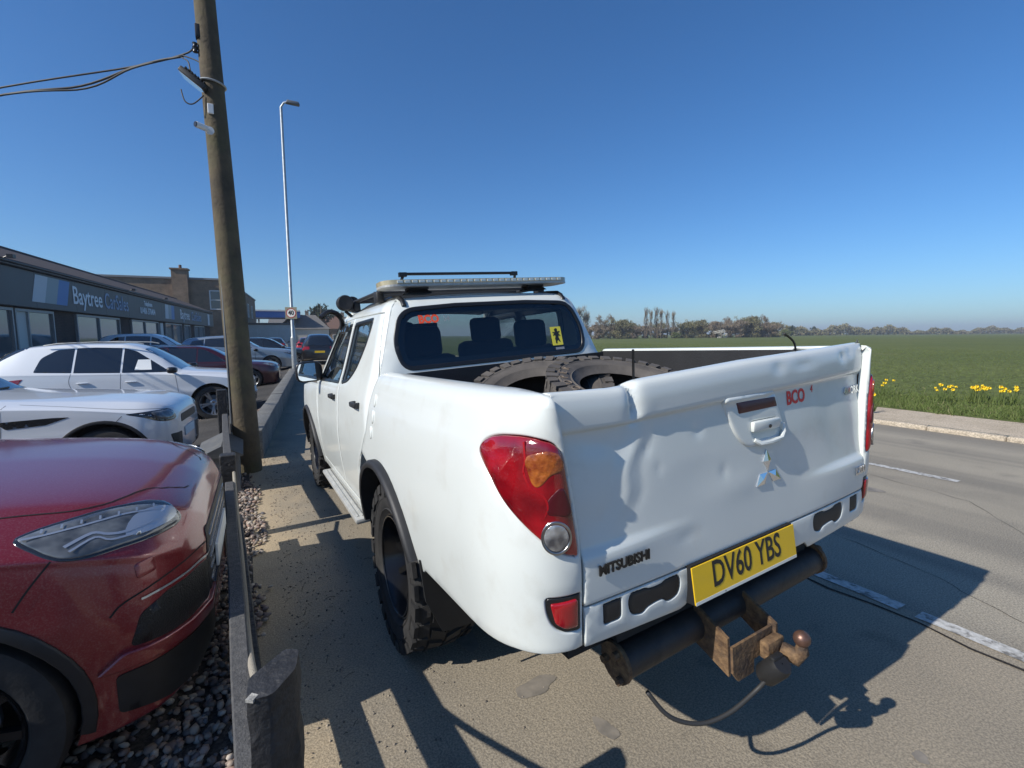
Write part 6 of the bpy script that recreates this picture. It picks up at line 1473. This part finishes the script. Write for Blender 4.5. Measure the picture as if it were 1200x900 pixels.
for i, wd in enumerate(where): TREES.append((('bush2', 'bush1')[i % 2], 690+i*16.5, 186+i*1.5, .78+.02*i+rgx.uniform(-.08, .08), ('brown', 'olive')[i % 2]+' scrub bush '+wd))
for key, u, d, sc, lab in TREES:
    p = tf(u, d, .1); tree(key, p, sc, lab, 'bush' if key[:4] in ('bush', 'haw') else 'tree')
tree('dark1', tf(378, 100), 1.05, 'dark evergreen tree between the houses and the pickup cab', rz=0, group='garden trees')
# far hedge: reads as one mass
def hedge_pos(rg, n):
    u = rg.uniform(900, 1330, n); d = 300+(u-900)*.55+rg.normal(0, 4, n); t = (u-600)/562*d
    x = -1.466+d*.485+t*.8745; y = -2.306+d*.8745-t*.485
    hh = 4.6+1.6*np.sin(u*.11)+1.2*np.sin(u*.031+2)+.9*np.sin(u*.37); z = .1+hh*rg.uniform(0, 1, n)**.8
    return np.stack([x, y, z], 1)
for m_, n_, sd_, nm in (('twig_olive', 6000, 31, 'far_hedgerow'),):
    V, F = flakes(n_*2, hedge_pos, 1.3, 1.1, sd_, .4); o = np_obj(nm, V, F, m_); tag(o, 'long low hedgerow closing the field on the right horizon', 'hedge', None, 'stuff')
V, F = flakes(3500, hedge_pos, 1.2, 1.0, 35, .4); o = np_obj('far_scrub', V, F, 'twig_brown'); tag(o, 'brown scrub mixed into the hedgerow on the right horizon', 'scrub', None, 'stuff')
# grass
def verge(rg, n):
    x = 9.62+np.abs(rg.normal(0, 1.5, n))+rg.uniform(0, .1, n); y = rg.uniform(-4, 26, n); x = x+np.maximum(0, y-5)*BEND+.10*np.sin(y*3.1)+.06*np.sin(y*7.7)
    return np.stack([x, y, np.full(n, .072)], 1)
V, F = flakes(42000, verge, .115, .014, 41, .7); o = np_obj('verge_grass', V, F, 'grass_blade'); tag(o, 'rough green grass along the far verge', 'grass', None, 'stuff')
def crop(rg, n):
    x = 11.0+rg.uniform(0, 1, n)**1.6*40; y = rg.uniform(-6, 60, n); return np.stack([x, y, np.full(n, .072)], 1)
V, F = flakes(60000, crop, .085, .018, 43, .6); o = np_obj('young_crop', V, F, 'grass_blade'); tag(o, 'short green cereal crop covering the field', 'crop', None, 'stuff')
V, F = flakes(3000, verge, .10, .010, 44, .4); o = np_obj('dry_grass', V, F, 'grass_dry'); tag(o, 'dry straw stems among the verge grass', 'grass', None, 'stuff')
# daffodils
def daffodils(u, v, nf, spread, label):
    d_ = (1.452*562)/(v-389.5); p = tf(u, d_, .10); rg = random.Random(int(u))
    r = empty('daffodil_clump', p, 0, label, 'daffodils', 'daffodils on the far verge')
    def lp(rg_, n): return np.stack([rg_.normal(0, spread, n), rg_.normal(0, spread*.6, n), np.zeros(n)], 1)
    V, F = flakes(20+nf*4, lp, .26, .018, int(u), 1.3); np_obj('leaves', V, F, 'grass_blade', r)
    for k in range(nf):
        x, y, z = rg.gauss(0, spread), rg.gauss(0, spread*.6), rg.uniform(.24, .36); a = rg.uniform(-.9, .9)-.5
        Mx = Matrix.Translation((x, y, z)) @ Matrix.Rotation(a, 4, 'Z') @ Matrix.Rotation(R(80), 4, 'X')
        mb = MB(); vs = [(0, 0, 0)]; fs = []
        for j in range(12): rr = .042 if j % 2 == 0 else .020; vs.append((rr*math.cos(R(30*j)), rr*math.sin(R(30*j)), .006 if j % 2 == 0 else 0))
        fs = [(0, 1+j, 1+(j+1) % 12) for j in range(12)]; mb.add(vs, fs, Mx); fo = mb.build('flower', 'daffodil_yellow', r)
        mb = MB(); mb.lathe([(.014, 0), (.018, .025), (.026, .038)], 8, Mx); mb.build('trumpet', 'daffodil_cup', fo, 60)
        mb = MB(); mb.tube([(x*.8, y*.8, 0), (x, y, z)], .004, 4, False); mb.build('stem', 'grass_blade', r)
for u, v, nf, sp, lab in ((1019, 462, 4, .06, 'small daffodil clump nearest the tailgate corner'), (1041, 463, 5, .14, 'daffodil clump second from the tailgate corner'), (1106, 470, 5, .10, 'sparse daffodil clump third from the tailgate'), (1120, 470, 4, .08, 'daffodil pair fourth from the tailgate'), (1143, 471, 5, .08, 'daffodil clump left of the fullest one'), (1156, 472, 11, .15, 'fullest yellow daffodil clump on the far verge'), (1178, 474, 5, .10, 'daffodil clump right of the fullest one'), (1192, 474, 4, .07, 'daffodil clump at the right edge of the picture'), (1028, 482, 1, .02, 'single pale daffodil low by the kerb')):
    daffodils(u, v, nf, sp, lab)

# ---------- thin haze over the fields: fades the far hedge and trees ----------
hz = MB(); hz.box((800, 700, 14.5), (3600, 3400, 33)); ho = hz.build('haze', 'gap_dark')
hm = bpy.data.materials.new('haze_air'); hm.use_nodes = True; hn = hm.node_tree; hn.nodes.clear()
hv = N(hn, 'ShaderNodeVolumePrincipled'); hv.inputs['Color'].default_value = (.86, .91, 1.0, 1); hv.inputs['Density'].default_value = .0006; hv.inputs['Anisotropy'].default_value = .2
hout = N(hn, 'ShaderNodeOutputMaterial'); hn.links.new(hv.outputs[0], hout.inputs['Volume'])
ho.data.materials.clear(); ho.data.materials.append(hm); tag(ho, 'thin pale haze over the fields and street', 'haze', None, 'stuff')
